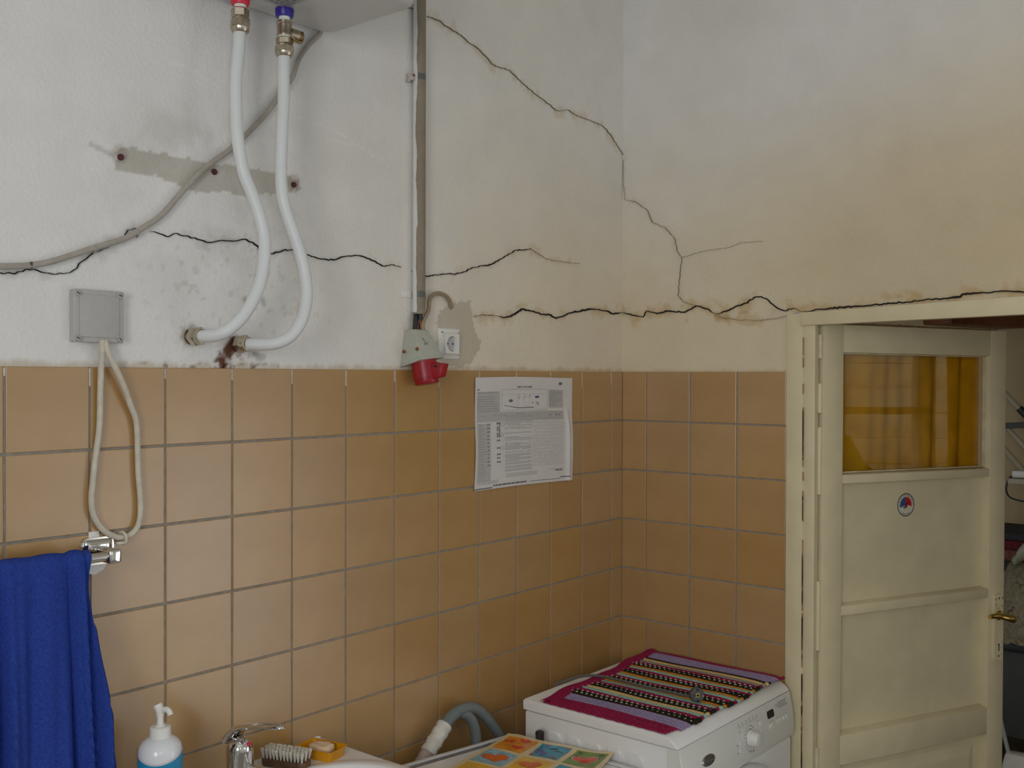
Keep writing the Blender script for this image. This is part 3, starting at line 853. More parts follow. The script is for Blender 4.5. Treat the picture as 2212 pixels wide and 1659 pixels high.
# round sticker with a dog before a blue and red sky
sf = lambda u, v, h: (u, 0.0287 - h, v)
cu_, cv_, rs = 0.348, 1.312, 0.034
mb = MB(); mb.prism(ellipse(cu_, cv_, rs, rs, 40), sf, 0, 0.0003)
stk = mb.build('sticker', mat('sticker_white', (0.66, 0.64, 0.52), rough=0.4), door, local=True)
mb = MB()
ring_o = ellipse(cu_, cv_, rs, rs, 48); ring_i = ellipse(cu_, cv_, rs * 0.92, rs * 0.92, 48)
for i in range(48):
    j = (i + 1) % 48
    mb.add([sf(*ring_o[i], 0.0006), sf(*ring_o[j], 0.0006), sf(*ring_i[j], 0.0006), sf(*ring_i[i], 0.0006)], [(0, 1, 2, 3)])
mb.build('sticker_border', black_plastic, stk, local=True)
ri = rs * 0.68
mb = MB()
flat(mb, [(cu_, cv_ + ri)] + ellipse(cu_, cv_, ri, ri, 20, 0, PI / 2, PI * 1.12)[1:] + [(cu_ - ri * 0.5, cv_ - ri * 0.15), (cu_ - 0.004, cv_ - ri * 0.10)], sf, 0.0006)
mb.build('sticker_sky', mat('sticker_blue', (0.02, 0.09, 0.28), rough=0.4), stk, local=True)
mb = MB()
flat(mb, [(cu_, cv_ + ri), (cu_ - 0.004, cv_ - ri * 0.10), (cu_ + 0.004, cv_ - ri * 0.35), (cu_ + ri * 0.35, cv_ - ri * 0.02), (cu_ + ri * 0.97, cv_ - ri * 0.25)] + ellipse(cu_, cv_, ri, ri, 16, 0, -0.24, PI / 2)[:-1], sf, 0.0006)
mb.build('sticker_sky', mat('sticker_red', (0.50, 0.01, 0.02), rough=0.4), stk, local=True)
mb = MB()
dog = [(-0.52, -0.22), (-0.50, -0.30), (-0.36, -0.34), (-0.32, -0.54), (-0.24, -0.54), (-0.22, -0.36), (-0.06, -0.32), (-0.02, -0.50), (0.08, -0.50), (0.08, -0.20), (0.14, 0.02), (0.38, 0.22), (0.56, 0.46), (0.30, 0.30), (0.10, 0.16), (0.0, 0.10), (-0.06, 0.20), (-0.14, 0.14), (-0.04, -0.02), (-0.06, -0.18), (-0.30, -0.20)]
flat(mb, [(cu_ + a * ri, cv_ + b * ri) for a, b in dog], sf, 0.0009)
mb.build('sticker_silhouette', black_plastic, stk, local=True)
mb = MB()
for k in range(34):
    a = PI * 1.05 - k * (PI * 1.1) / 34
    if random.random() < 0.15: continue
    q = 0.80 * rs
    uc, vc = cu_ + q * math.cos(a), cv_ + q * math.sin(a)
    ca, sa = math.cos(a), math.sin(a)
    flat(mb, [(uc + x * sa + y * ca, vc - x * ca + y * sa) for x, y in ((-0.0007, -0.0018), (0.0007, -0.0018), (0.0007, 0.0018), (-0.0007, 0.0018))], sf, 0.0007)
for k in range(14):
    a = -PI * 0.5 + (k - 6.5) * 0.085
    q = 0.80 * rs
    uc, vc = cu_ + q * math.cos(a), cv_ + q * math.sin(a)
    ca, sa = math.cos(a), math.sin(a)
    flat(mb, [(uc + x * sa + y * ca, vc - x * ca + y * sa) for x, y in ((-0.0007, -0.0018), (0.0007, -0.0018), (0.0007, 0.0018), (-0.0007, 0.0018))], sf, 0.0007)
STUFF(mb.build('sticker_lettering', ink, stk, local=True))

# ------------------------------------------------------------------ the room beyond the door
slab('floor_2', (0.14, -3.25, -0.1), (2.7, 0.75, 0.0), dark_floor, 'dark floor of the room beyond the door')
slab('ceiling_2', (0.14, -3.4, 2.5), (2.85, 0.9, 2.6), ceil_m)
slab('wall_far', (2.7, -3.4, 0), (2.85, 0.9, 2.5), plain_wall, 'beige far wall of the room beyond the door')
slab('wall_beyond', (0.14, 0.75, 0), (2.7, 0.9, 2.5), plain_wall)
NX0, NX1, NZ0, NZ1 = 0.97, 1.78, 0.85, 2.12
mb = MB()
mb.box((0.14, -3.4, 0), (NX0, -3.25, 2.5)).box((NX1, -3.4, 0), (2.7, -3.25, 2.5)).box((NX0, -3.4, 0), (NX1, -3.25, NZ0)).box((NX0, -3.4, NZ1), (NX1, -3.25, 2.5))
struct(mb.build('wall_side', plain_wall))
wn2 = struct(bpy.data.objects.new('window_2', None), 'white casement window of the room beyond, mirrored in the door pane'); COL.objects.link(wn2); wn2.location = (1.37, -3.3, NZ0)
mb = MB()
for a, b in (((NX0, -3.33, NZ0), (1.04, -3.25, NZ1)), ((1.70, -3.33, NZ0), (NX1, -3.25, NZ1)), ((NX0, -3.33, NZ0), (NX1, -3.25, NZ0 + 0.07)), ((NX0, -3.33, NZ1 - 0.07), (NX1, -3.25, NZ1))):
    mb.box(a, b, 0.006)
mb.build('window_frame', frame_white, wn2)
mb = MB()
for a, b in (((1.04, -3.31, NZ0 + 0.07), (1.075, -3.22, NZ1 - 0.07)), ((1.47, -3.31, NZ0 + 0.07), (1.565, -3.22, NZ1 - 0.07)), ((1.04, -3.31, 1.49), (1.56, -3.22, 1.53))):
    mb.box(a, b, 0.006)
mb.build('sash', frame_white, wn2)
MB().box((NX0 + 0.03, -3.295, NZ0 + 0.03), (NX1 - 0.03, -3.291, NZ1 - 0.03)).build('glass_pane', glass_m, wn2)
mb = MB().grid(60, 6, lambda u, v: (1.58 + 0.36 * u + 0.02 * v, -3.14 + 0.022 * math.sin(u * 34) + 0.01 * math.sin(u * 71), 2.22 - 1.55 * v))
tag(mb.build('window_curtain', amber_cloth, fix=False), 'amber curtain drawn aside at the window of the room beyond', 'curtain')
# outside
struct(MB().box((-8, -16, -0.7), (12, -3.8, -0.5)).build('ground_outside', lawn_m), 'lawn outside the windows')
mb = MB().grid(60, 12, lambda u, v: (-6 + 16 * u, -7.2 - 0.5 * math.sin(PI * v) + 0.25 * math.sin(u * 90 + 5 * v), -0.5 + (1.5 + 0.25 * math.sin(u * 41) + 0.12 * math.sin(u * 97)) * v))
hg = mb.build('hedge', hedge_m, fix=False)
tag(hg, 'green hedge at the end of the lawn outside', 'hedge')

hw = thing('boarded_house_wall', 'boarded wall of the house across the lawn', 'house wall', (2, -8.45, -0.5))
wb_ = mat('weathered_boards', (0.60, 0.54, 0.42), rough=0.9, var=0.25, vscale=2)
for k in range(22):
    MB().box((-6, -8.6 - 0.02 * (k % 2), -0.5 + 0.26 * k), (10, -8.3 + 0.012 * (k % 3), -0.245 + 0.26 * k), 0.004).build('board', wb_, hw)
beam = MB()
bd = Vector((math.cos(R(-13.6)), math.sin(R(-13.6)), 0)); bn_ = Vector((-bd.y, bd.x, 0))
p0 = Vector((2.02, -0.375, 0))
def bp_(s, t, z): 
    p = p0 + bd * s + bn_ * t
    return (p.x, p.y, z)
beam.hexa([bp_(0.03, 0, 1.925), bp_(0.68, 0, 1.925), bp_(0.68, 0.14, 1.925), bp_(0.03, 0.14, 1.925), bp_(-0.02, 0, 2.12), bp_(0.68, 0, 2.12), bp_(0.68, 0.14, 2.12), bp_(-0.02, 0.14, 2.12)], 0.004)
tag(beam.build('wooden_beam', wood_m), 'reddish-brown wooden beam seen above the open door', 'beam')
mb = MB().box(bp_(0.42, 0.03, 2.10)[:2] + (2.11,), tuple(c + 0.06 for c in bp_(0.42, 0.03, 2.10)[:2]) + (2.505,), 0.004)
tag(mb.build('beam_hanger', wood_m), 'wooden post holding the reddish-brown beam from the ceiling', 'post')

# pale folding rack leaning on the far wall
rk = thing('folding_rack', 'pale tubular folding rack with a black end cap behind the door edge', 'rack', (2.3, -0.5, 0))
pale_tube = mat('pale_tube', (0.50, 0.42, 0.30), rough=0.45, var=0.08, vscale=20)
dark_bar = mat('dark_grey_bar', (0.06, 0.06, 0.055), rough=0.5)
mb = MB().cyl((2.38, -0.40, 1.745), (2.40, -0.66, 1.45), 0.014); mb.build('tube', pale_tube, rk)
MB().cyl((2.3935, -0.575, 1.548), (2.400, -0.625, 1.492), 0.0165).build('end_cap', black_plastic, rk)
MB().cyl((2.36, -0.36, 1.655), (2.40, -0.66, 1.30), 0.012).build('tube', pale_tube, rk)
MB().hexa([(2.36, -0.42, 1.445), (2.36, -0.80, 1.475), (2.38, -0.80, 1.475), (2.38, -0.42, 1.445), (2.36, -0.42, 1.472), (2.36, -0.80, 1.502), (2.38, -0.80, 1.502), (2.38, -0.42, 1.472)], 0.002).build('crossbar', dark_bar, rk)
MB().cyl((2.37, -0.45, 1.44), (2.40, -0.80, 1.02), 0.013).build('tube', pale_tube, rk)
for y_, z_ in ((-0.40, 1.75), (-0.66, 1.55)):
    MB().cyl((2.37, y_, z_), (2.37, y_, 0.0), 0.012).build('leg', pale_tube, rk)
ad = thing('plug_adapter', 'small white adapter with a dangling black cord at the photo edge', 'adapter', (2.30, -0.585, 1.26))
MB().box((2.27, -0.66, 1.240), (2.33, -0.575, 1.272), 0.006).build('body', white_plastic, ad)
MB().tube([(2.30, -0.578, 1.248), (2.30, -0.562, 1.238), (2.29, -0.552, 1.215), (2.29, -0.548, 1.18), (2.30, -0.560, 1.150), (2.31, -0.60, 1.135), (2.32, -0.66, 1.13)], 0.004, n=8).build('cord', black_plastic, ad)
mb = MB().box((2.24, -0.84, 1.215), (2.40, -0.565, 1.238), 0.003)
tag(mb.build('wall_shelf', pale_tube), 'small pale shelf under the white adapter', 'shelf')
# bench with folded blankets and a sheepskin
bn = thing('bench', 'dark-topped grey bench beyond the open door', 'bench', (2.0, -0.8, 0))
bench_grey = mat('bench_grey', (0.055, 0.055, 0.045), rough=0.6, var=0.1, vscale=10)
MB().box((1.80, -1.60, 0.575), (2.35, -0.30, 0.61), 0.004).build('seat', black_plastic, bn)
MB().box((1.83, -1.57, 0.22), (2.32, -0.33, 0.575), 0.003).build('body', bench_grey, bn)
for lx in (1.86, 2.28):
    for ly in (-1.52, -0.38):
        MB().box((lx - 0.025, ly - 0.025, 0), (lx + 0.025, ly + 0.025, 0.22), 0.003).build('leg', bench_grey, bn)
cols = [(0.045, 0.07, 0.16), (0.16, 0.02, 0.02), (0.06, 0.05, 0.045), (0.20, 0.07, 0.045), (0.14, 0.016, 0.02), (0.05, 0.045, 0.05)]
zb = 0.61
bl_names = ['dark blue folded blanket at the base of the blanket pile', 'dark red folded blanket second from the bottom of the pile',
            'charcoal folded blanket in the middle of the pile', 'rust-striped folded blanket above the charcoal one',
            'crimson folded blanket near the top of the pile', 'black folded blanket on top of the blanket pile']
for i, c in enumerate(cols):
    hgt = (0.20, 0.055, 0.045, 0.05, 0.04, 0.03)[i]
    m_ = mat('blanket_%d' % i, c, rough=0.95, var=0.3, vscale=60)
    o = MB().box((1.98, -1.05 - 0.01 * (i % 2), zb), (2.33, -0.48 + 0.008 * (i % 3), zb + hgt), 0.012, 3).build('folded_blanket', m_)
    tag(o, bl_names[i], 'blanket', 'folded blankets on the bench')
    zb += hgt
skin = mat('sheepskin', (0.30, 0.25, 0.16), rough=1.0, var=0.25, vscale=70, bump=1.0, bscale=160)
mb = MB()
def sk(u, v):
    n_ = float(vnoise(np.array([u * 16]), np.array([v * 18]), 3)[0])
    y = -0.80 + 0.135 * u + 0.012 * math.sin(v * 9) + (0.014 * (n_ - 0.5))
    x = 1.79 - 0.05 * math.sin(PI * u) ** 0.6 * (0.4 + 0.6 * math.sin(PI * min(1, v * 1.1))) + 0.012 * n_
    z = 0.905 - 0.285 * v + 0.02 * (n_ - 0.5)
    return (x + 0.17 * (1 - v) ** 3, y, z)
mb.grid(34, 44, sk)
hide = mb.build('sheepskin', skin, fix=False)
sol = hide.modifiers.new('thickness', 'SOLIDIFY'); sol.thickness = 0.02; sol.offset = 1
tag(hide, 'shaggy beige sheepskin hanging over the bench edge beside the door', 'sheepskin')
pale_cloth = mat('pale_green_cloth', (0.42, 0.44, 0.32), rough=0.9, var=0.15, vscale=25)
mb = MB()
def cl(u, v):
    return (1.90 - 0.03 * math.sin(PI * v), -0.79 + 0.12 * u * (0.6 + 0.4 * v), 1.035 - 0.075 * v + 0.015 * math.sin(u * 4) - 0.03 * u)
mb.grid(14, 10, cl)
pc = mb.build('pale_cloth', pale_cloth, fix=False)
sol = pc.modifiers.new('thickness', 'SOLIDIFY'); sol.thickness = 0.025; sol.offset = 0
tag(pc, 'crumpled pale green cloth tucked above the sheepskin', 'cloth')
dp_ = thing('dustpan', 'white dustpan with a slanting grey handle standing by the bench', 'dustpan', (1.70, -0.74, 0))
MB().hexa([(1.66, -0.80, 0.0), (1.66, -0.66, 0.0), (1.76, -0.66, 0.0), (1.76, -0.80, 0.0), (1.68, -0.79, 0.20), (1.68, -0.70, 0.20), (1.74, -0.70, 0.20), (1.74, -0.79, 0.20)], 0.01, 3).build('pan', ivory_plastic, dp_)
MB().cyl((1.70, -0.72, 0.15), (1.72, -0.665, 0.36), 0.008).build('handle', grey_plastic, dp_)

# ------------------------------------------------------------------ water heater
HZ = 2.437
wh = thing('water_heater', 'white wall-mounted water heater cut off by the top edge', 'water heater', (-1.42, -0.16, HZ))
mb = MB()
bmx = bmesh.new()
bmesh.ops.create_cube(bmx, size=1)
for v in bmx.verts:
    v.co = Vector((-1.43 + v.co.x * 0.45, -0.167 + v.co.y * 0.286, HZ + 0.26 + v.co.z * 0.52))
edges = [e for e in bmx.edges if abs(e.verts[0].co.z - e.verts[1].co.z) > 0.1]
bmesh.ops.bevel(bmx, geom=edges, offset=0.035, segments=5, profile=0.5, affect='EDGES')
be = [e for e in bmx.edges if all(abs(v.co.z - HZ) < 1e-4 for v in e.verts) or all(abs(v.co.z - HZ - 0.52) < 1e-4 for v in e.verts)]
bmesh.ops.bevel(bmx, geom=be, offset=0.016, segments=4, profile=0.5, affect='EDGES')
mb.bm(bmx, True)
heater_m = mat('heater_enamel', (0.60, 0.59, 0.57), rough=0.3, var=0.02, vscale=10)
mb.build('tank', heater_m, wh)
MB().box((-1.60, -0.03, HZ + 0.10), (-1.26, 0.0, HZ + 0.16), 0.003).build('wall_bracket', steel_band, wh)
lf = lambda u, v, h: (u, v, HZ - h)
plate = MB(); plate.prism([(-1.448, -0.205), (-1.378, -0.205), (-1.378, -0.092), (-1.448, -0.092)], lf, -0.001, 0.0008)
rl = plate.build('rating_plate', mat('plate_grey', (0.42, 0.41, 0.39), rough=0.4), wh)
mb = MB()
for k in range(8):
    y_ = -0.102 - k * 0.012
    x_ = -1.443
    while x_ < -1.388:
        l_ = random.uniform(0.004, 0.016)
        flat(mb, [(x_, y_ - 0.005), (min(x_ + l_, -1.382), y_ - 0.005), (min(x_ + l_, -1.382), y_), (x_, y_)], lf, 0.0011)
        x_ += l_ + 0.003
STUFF(mb.build('plate_print', ink, rl))

# pipes
HX, HY = -1.473, -0.073
CX, CY = -1.374, -0.085
def collar(x, y, m, name, label):
    mb = MB().lathe((x, y, HZ + 0.004), (x, y, HZ - 0.03), [(0, 0.0165), (0.006, 0.0165), (0.0062, 0.0190), (0.018, 0.0182), (0.021, 0.0165)], 28)
    return lab(mb.build(name, m, wh), label)
collar(HX, HY, red_cap, 'collar', 'red plastic collar of the hot outlet')
collar(CX, CY, blue_cap, 'collar', 'dark blue plastic collar of the cold inlet')
def hexnut(mb, p0, p1, r, ph=0.2):
    L_ = (Vector(p1) - Vector(p0)).length
    mb.lathe(p0, p1, [(0, r * 0.90), (L_ * 0.12, r), (L_ * 0.88, r), (L_, r * 0.90)], 6, False, True, ph)
def wall_nut(parent, x, z, name='wall_fitting', m=nickel, back=nickel):
    mb = MB().lathe((x, 0.0, z), (x, -0.03, z), [(0, 0.0165), (0.004, 0.0165), (0.004, 0.0125), (0.014, 0.0125)], 20)
    o = mb.build(name, back, parent)
    mb = MB(); hexnut(mb, (x, -0.011, z), (x, -0.031, z), 0.0195)
    mb.lathe((x, -0.030, z), (x, -0.040, z), [(0, 0.0165), (0.010, 0.0145)], 20)
    mb.build('nut', m, parent)
hp = thing('hot_water_pipe', 'left white plastic water pipe, hanging from the red collar', 'pipe', (HX, HY, 1.75))
zt_ = HZ - 0.017
MB().lathe((HX, HY, zt_), (HX, HY, zt_ - 0.02), [(0, 0.0115), (0.012, 0.0118)], 20).build('thread_tape', tape_m, hp)
mb = MB(); hexnut(mb, (HX, HY, zt_ - 0.007), (HX, HY, zt_ - 0.025), 0.0175); mb.cyl((HX, HY, zt_ - 0.024), (HX, HY, zt_ - 0.03), 0.013)
mb.build('union', nickel, hp)
mb = MB(); hexnut(mb, (HX, HY, zt_ - 0.027), (HX, HY, zt_ - 0.046), 0.0205, 0.5); mb.lathe((HX, HY, zt_ - 0.045), (HX, HY, zt_ - 0.056), [(0, 0.0190), (0.007, 0.0175), (0.010, 0.0150)], 24)
mb.build('nut', nickel, hp)
ztop = zt_ - 0.05
HOT = [(-1.473, -0.073, 2.375), (-1.4752, -0.073, 2.355), (-1.4764, -0.073, 2.3293), (-1.4843, -0.075, 2.2633), (-1.4853, -0.078, 2.208), (-1.4855, -0.083, 2.1527), (-1.4761, -0.088, 2.09), (-1.4582, -0.092, 2.0465), (-1.443, -0.097, 2.002), (-1.4355, -0.102, 1.9564), (-1.4433, -0.108, 1.9001), (-1.4591, -0.11, 1.8531), (-1.4859, -0.105, 1.8065), (-1.5119, -0.092, 1.7769), (-1.5264, -0.075, 1.7661), (-1.5345, -0.055, 1.7637), (-1.537, -0.036, 1.764)]
COLD = [(-1.374, -0.085, 2.350), (-1.3755, -0.085, 2.335), (-1.376, -0.085, 2.3043), (-1.3767, -0.086, 2.2473), (-1.3844, -0.09, 2.1698), (-1.3885, -0.094, 2.0746), (-1.3799, -0.098, 2.0237), (-1.3587, -0.104, 1.9642), (-1.3431, -0.11, 1.9082), (-1.3399, -0.115, 1.8511), (-1.3518, -0.115, 1.803), (-1.371, -0.105, 1.7695), (-1.3943, -0.09, 1.754), (-1.4120, -0.065, 1.7505), (-1.428, -0.036, 1.752)]
PR = 0.0122
MB().tube(HOT, PR, n=16, steps=10).build('hose', pipe_white, hp)
wall_nut(hp, -1.537, 1.764)
cp = thing('cold_water_pipe', 'right white plastic water pipe, hanging from the blue collar with a brass valve', 'pipe', (CX, CY, 1.75))
MB().lathe((CX, CY, zt_), (CX, CY, zt_ - 0.016), [(0, 0.0115), (0.012, 0.0118)], 20).build('thread_tape', tape_m, cp)
mb = MB().lathe((CX, CY, 2.412), (CX, CY, 2.381), [(0, 0.0145), (0.0015, 0.0165), (0.006, 0.0165), (0.0075, 0.0150), (0.026, 0.0150), (0.0275, 0.0155), (0.031, 0.0150)], 24)
mb.lathe((CX, CY, 2.388), (CX + 0.030, CY - 0.012, 2.384), [(0, 0.0115), (0.012, 0.0115), (0.0125, 0.0135), (0.030, 0.0130), (0.032, 0.010)], 20)
mb.build('safety_valve', nickel, cp)
lab(MB().lathe((CX + 0.028, CY - 0.0115, 2.3843), (CX + 0.036, CY - 0.0145, 2.3835), [(0, 0.0125), (0.006, 0.0128), (0.0085, 0.0095)], 20).build('valve_cap', bronze, cp), 'tarnished round cap of the valve')
MB().tube([(CX + 0.004, CY - 0.012, 2.384), (CX + 0.016, CY - 0.016, 2.374), (CX + 0.030, CY - 0.018, 2.372)], 0.003, n=8).build('valve_lever', bronze, cp)
MB().lathe((CX, CY, 2.3815), (CX, CY, 2.376), [(0, 0.0130), (0.005, 0.0130)], 20).build('thread_tape', tape_m, cp)
mb = MB(); hexnut(mb, (CX, CY, 2.378), (CX, CY, 2.364), 0.0175); mb.cyl((CX, CY, 2.366), (CX, CY, 2.36), 0.013)
mb.build('union', nickel, cp)
mb = MB(); hexnut(mb, (CX, CY, 2.362), (CX, CY, 2.347), 0.0205, 0.5); mb.lathe((CX, CY, 2.348), (CX, CY, 2.339), [(0, 0.0190), (0.006, 0.0175), (0.009, 0.0150)], 24)
mb.build('nut', nickel, cp)
MB().tube(COLD, PR, n=16, steps=10).build('hose', pipe_white, cp)
wall_nut(cp, -1.430, 1.752, back=rusty)

# power cable of the heater
PC = [(-1.215, -0.012, 2.47), (-1.222, -0.012, 2.441), (-1.255, -0.012, 2.406), (-1.28, -0.012, 2.37), (-1.296, -0.012, 2.331), (-1.33, -0.012, 2.284), (-1.359, -0.012, 2.244), (-1.396, -0.012, 2.203), (-1.451, -0.012, 2.149), (-1.494, -0.012, 2.115), (-1.537, -0.012, 2.076), (-1.573, -0.012, 2.035), (-1.608, -0.012, 1.995), (-1.646, -0.012, 1.967), (-1.684, -0.012, 1.942), (-1.734, -0.012, 1.923), (-1.782, -0.012, 1.903), (-1.833, -0.012, 1.884), (-1.881, -0.012, 1.874), (-1.957, -0.014, 1.868), (-2.15, -0.014, 1.86), (-3.0, -0.014, 1.85), (-4.19, -0.014, 1.86)]
pcb = thing('hanging_cable', 'long grey-beige cable sagging from the water heater to the left', 'cable', (-1.6, -0.012, 1.9))
MB().tube(PC, 0.0056, n=10, steps=6).build('sheath', cable_grey, pcb)
for (x, z) in ((-1.66, 1.957), (-1.745, 1.919), (-1.862, 1.878)):
    mb = MB().tube([(x, -0.0185, z + 0.004), (x + 0.003, -0.0130, z - 0.0045), (x + 0.0045, -0.004, z - 0.0080)], 0.0022, n=6, steps=4)
    mb.build('clip', mat('clip_dark', (0.10, 0.09, 0.08), rough=0.6) if x < -1.8 else cable_grey, pcb)

# conduit
cdx, cdy = -0.916, -0.0175
cn = thing('conduit', 'vertical taupe conduit pipe clamped to the left wall', 'conduit', (cdx, cdy, 1.835))
mb = MB().lathe((cdx, cdy, 1.838), (cdx, cdy, ROOM_H), [(0, 0.0155), (ROOM_H - 1.838, 0.0155)], 24, True, False)
mb.lathe((cdx, cdy, 1.838), (cdx, cdy, 1.90), [(0, 0.0155), (0, 0.0140), (0.06, 0.0140)], 24, True, False)
mb.build('pipe', conduit_m, cn)
# white wall paint slopped over its left flank
mb = MB()
nA = 220
vsl = []
for i in range(nA + 1):
    z = 1.842 + (ROOM_H - 1.842) * i / nA
    e = 205 + 26 * (float(fbm(np.array([z * 14]), np.array([0.5]), 60, 4)[0]) - 0.5) * 2.2 + (18 if z > 2.25 else 0) * (z - 2.25)
    for k in range(7):
        a = R(100 + (e - 100) * k / 6)
        vsl.append((cdx + 0.0159 * math.cos(a), cdy + 0.0159 * math.sin(a), z))
mb.add(vsl, [(i * 7 + k, i * 7 + k + 1, (i + 1) * 7 + k + 1, (i + 1) * 7 + k) for i in range(nA) for k in range(6)], True)
lab(mb.build('paint_splash', mat('splashed_paint', (0.74, 0.75, 0.74), rough=0.7, var=0.04, vscale=30, bump=0.3, bscale=90), cn, fix=False), 'white wall paint slopped on the conduit')
MB().lathe((cdx, cdy, 1.845), (cdx, cdy, 1.846), [(0, 0.0139), (0.001, 0.0139)], 20).build('opening', dark_hole, cn)
for z, mbn, mm in ((2.412, steel_band, mat('peeling_bracket', (0.46, 0.42, 0.39), rough=0.6, var=0.35, vscale=90)), (1.886, steel_band, white_plastic)):
    mb = MB()
    seg = 22
    vsl = []
    for i in range(seg + 1):
        a = R(150 + 240 * i / seg)
        for zz, rr_ in ((z - 0.0075, 0.0155), (z - 0.0075, 0.0156), (z + 0.0075, 0.0156), (z + 0.0075, 0.0155)):
            vsl.append((cdx + rr_ * math.cos(a), cdy + rr_ * math.sin(a), zz))
    mb.add(vsl, [(i * 4 + k, i * 4 + (k + 1) % 4, (i + 1) * 4 + (k + 1) % 4, (i + 1) * 4 + k) for i in range(seg) for k in range(4)])
    cl_ = mb.build('clamp', mbn, cn)
    if z > 2:
        mb = MB().box((cdx - 0.028, -0.018, z - 0.010), (cdx - 0.0145, -0.0, z + 0.006), 0.001).box((cdx - 0.031, -0.010, z - 0.014), (cdx - 0.022, -0.002, z - 0.008), 0.0006)
        mb.build('clamp_lug', mm, cl_)
        MB().lathe((cdx - 0.021, -0.0175, z + 0.001), (cdx - 0.021, -0.0205, z + 0.001), [(0, 0.003), (0.002, 0.003), (0.003, 0.002)], 10).build('screw', rusty, cl_)
    else:
        mb = MB().box((cdx - 0.042, -0.0045, z - 0.008), (cdx - 0.014, 0.0, z + 0.008), 0.0008)
        mb.build('clamp_lug', mm, cl_)
        MB().lathe((cdx - 0.029, -0.004, z), (cdx - 0.029, -0.0062, z), [(0, 0.0035), (0.0012, 0.0034), (0.0022, 0.001)], 12).build('screw', white_plastic, cl_)

# grey and red industrial socket
cx_ = thing('industrial_socket', 'grey industrial socket with a red outlet below the conduit', 'socket', (-0.925, 0, 1.67))
mb = MB()
mb.hexa([(-0.964, 0, 1.709), (-0.890, 0, 1.716), (-0.886, -0.075, 1.735), (-0.958, -0.066, 1.728),
         (-0.949, 0, 1.800), (-0.903, 0, 1.800), (-0.903, -0.036, 1.800), (-0.945, -0.034, 1.800)], 0.0045, 3)
bd_ = mb.build('housing', body_grey, cx_)
mb = MB()   # lower rim of the housing
mb.hexa([(-0.9655, 0, 1.7075), (-0.8885, 0, 1.7145), (-0.8845, -0.0765, 1.7330), (-0.9595, -0.0675, 1.7262),
         (-0.9650, 0, 1.7150), (-0.8890, 0, 1.7215), (-0.8852, -0.0757, 1.7395), (-0.9590, -0.0670, 1.7335)], 0.002)
mb.build('housing_rim', body_grey, bd_)
for px_, py_, pz_ in ((-0.9575, -0.052, 1.752), (-0.9640, -0.014, 1.746)):
    MB().lathe((px_ + 0.002, py_, pz_), (px_ - 0.0035, py_, pz_), [(0, 0.0042), (0.003, 0.0042), (0.005, 0.0025)], 12).build('screw', mat('copper_screw', (0.30, 0.13, 0.05), rough=0.4, metal=0.8), cx_)
fr_ = lambda u, v, h: (-0.924 + u + 0.0, -0.0525 - 0.42 * (1.7660 - (1.766 + v)) * 1.0 - h, 1.766 + v)
mb = MB()
mb.prism([(-0.010, -0.004), (0.008, -0.001), (0.012, 0.002), (0.008, 0.004), (-0.008, 0.002)], fr_, -0.001, 0.0012)
mb.prism([(-0.011, 0.012), (-0.0095, 0.013), (-0.004, 0.005), (-0.0055, 0.004)], fr_, -0.001, 0.0010)
lab(mb.build('embossed_mark', mat('mark_grey', (0.26, 0.26, 0.23), rough=0.5), bd_), 'scuffed embossed mark on the housing front')
rc0 = Vector((-0.921, -0.037, 1.7300)); rc1 = Vector((-0.917, -0.047, 1.668))
L_ = (rc1 - rc0).length
mb = MB().lathe(rc0, rc1, [(0, 0.0310), (0.010, 0.0315), (L_ - 0.014, 0.0312), (L_ - 0.013, 0.0300), (L_ - 0.002, 0.0295), (L_, 0.0280)], 36)
rd = mb.build('outlet', red_plastic, cx_)
mb = MB()
mb.hexa([(-0.930, -0.060, 1.678), (-0.900, -0.060, 1.680), (-0.898, -0.092, 1.686), (-0.922, -0.092, 1.684),
         (-0.930, -0.060, 1.720), (-0.899, -0.060, 1.722), (-0.896, -0.100, 1.718), (-0.921, -0.100, 1.716)], 0.003)
mb.build('lid_hinge', red_plastic, rd)
MB().cyl((-0.9230, -0.084, 1.711), (-0.9285, -0.0830, 1.711), 0.003, n=10).build('hinge_pin', black_plastic, rd)
MB().tube([(-0.918, -0.022, 1.852), (-0.917, -0.024, 1.825), (-0.915, -0.022, 1.797)], 0.0062, n=10).build('wire', black_plastic, cx_)
MB().tube([(-0.920, -0.012, 1.852), (-0.926, -0.016, 1.825), (-0.928, -0.016, 1.797)], 0.0062, n=10).build('wire', black_plastic, cx_)
MB().tube([(-0.924, -0.027, 1.822), (-0.921, -0.029, 1.810), (-0.920, -0.028, 1.797)], 0.0030, n=8).build('wire', mat('red_wire', (0.25, 0.06, 0.035), rough=0.5), cx_)
RC = [(-0.914, -0.030, 1.797), (-0.920, -0.031, 1.8150), (-0.9064, -0.028, 1.8279), (-0.8854, -0.02, 1.8496), (-0.8761, -0.014, 1.8731), (-0.8626, -0.012, 1.8877), (-0.8411, -0.012, 1.8937), (-0.8176, -0.012, 1.8894), (-0.8019, -0.01, 1.8799), (-0.790, -0.006, 1.867), (-0.786, 0.0, 1.860)]
RC[1] = (-0.9165, -0.031, 1.812)
tag(MB().tube(RC, 0.0052, n=10, steps=8).build('hooked_cable', cable_tan), 'short tan cable hooking from the grey socket housing into the wall', 'cable')

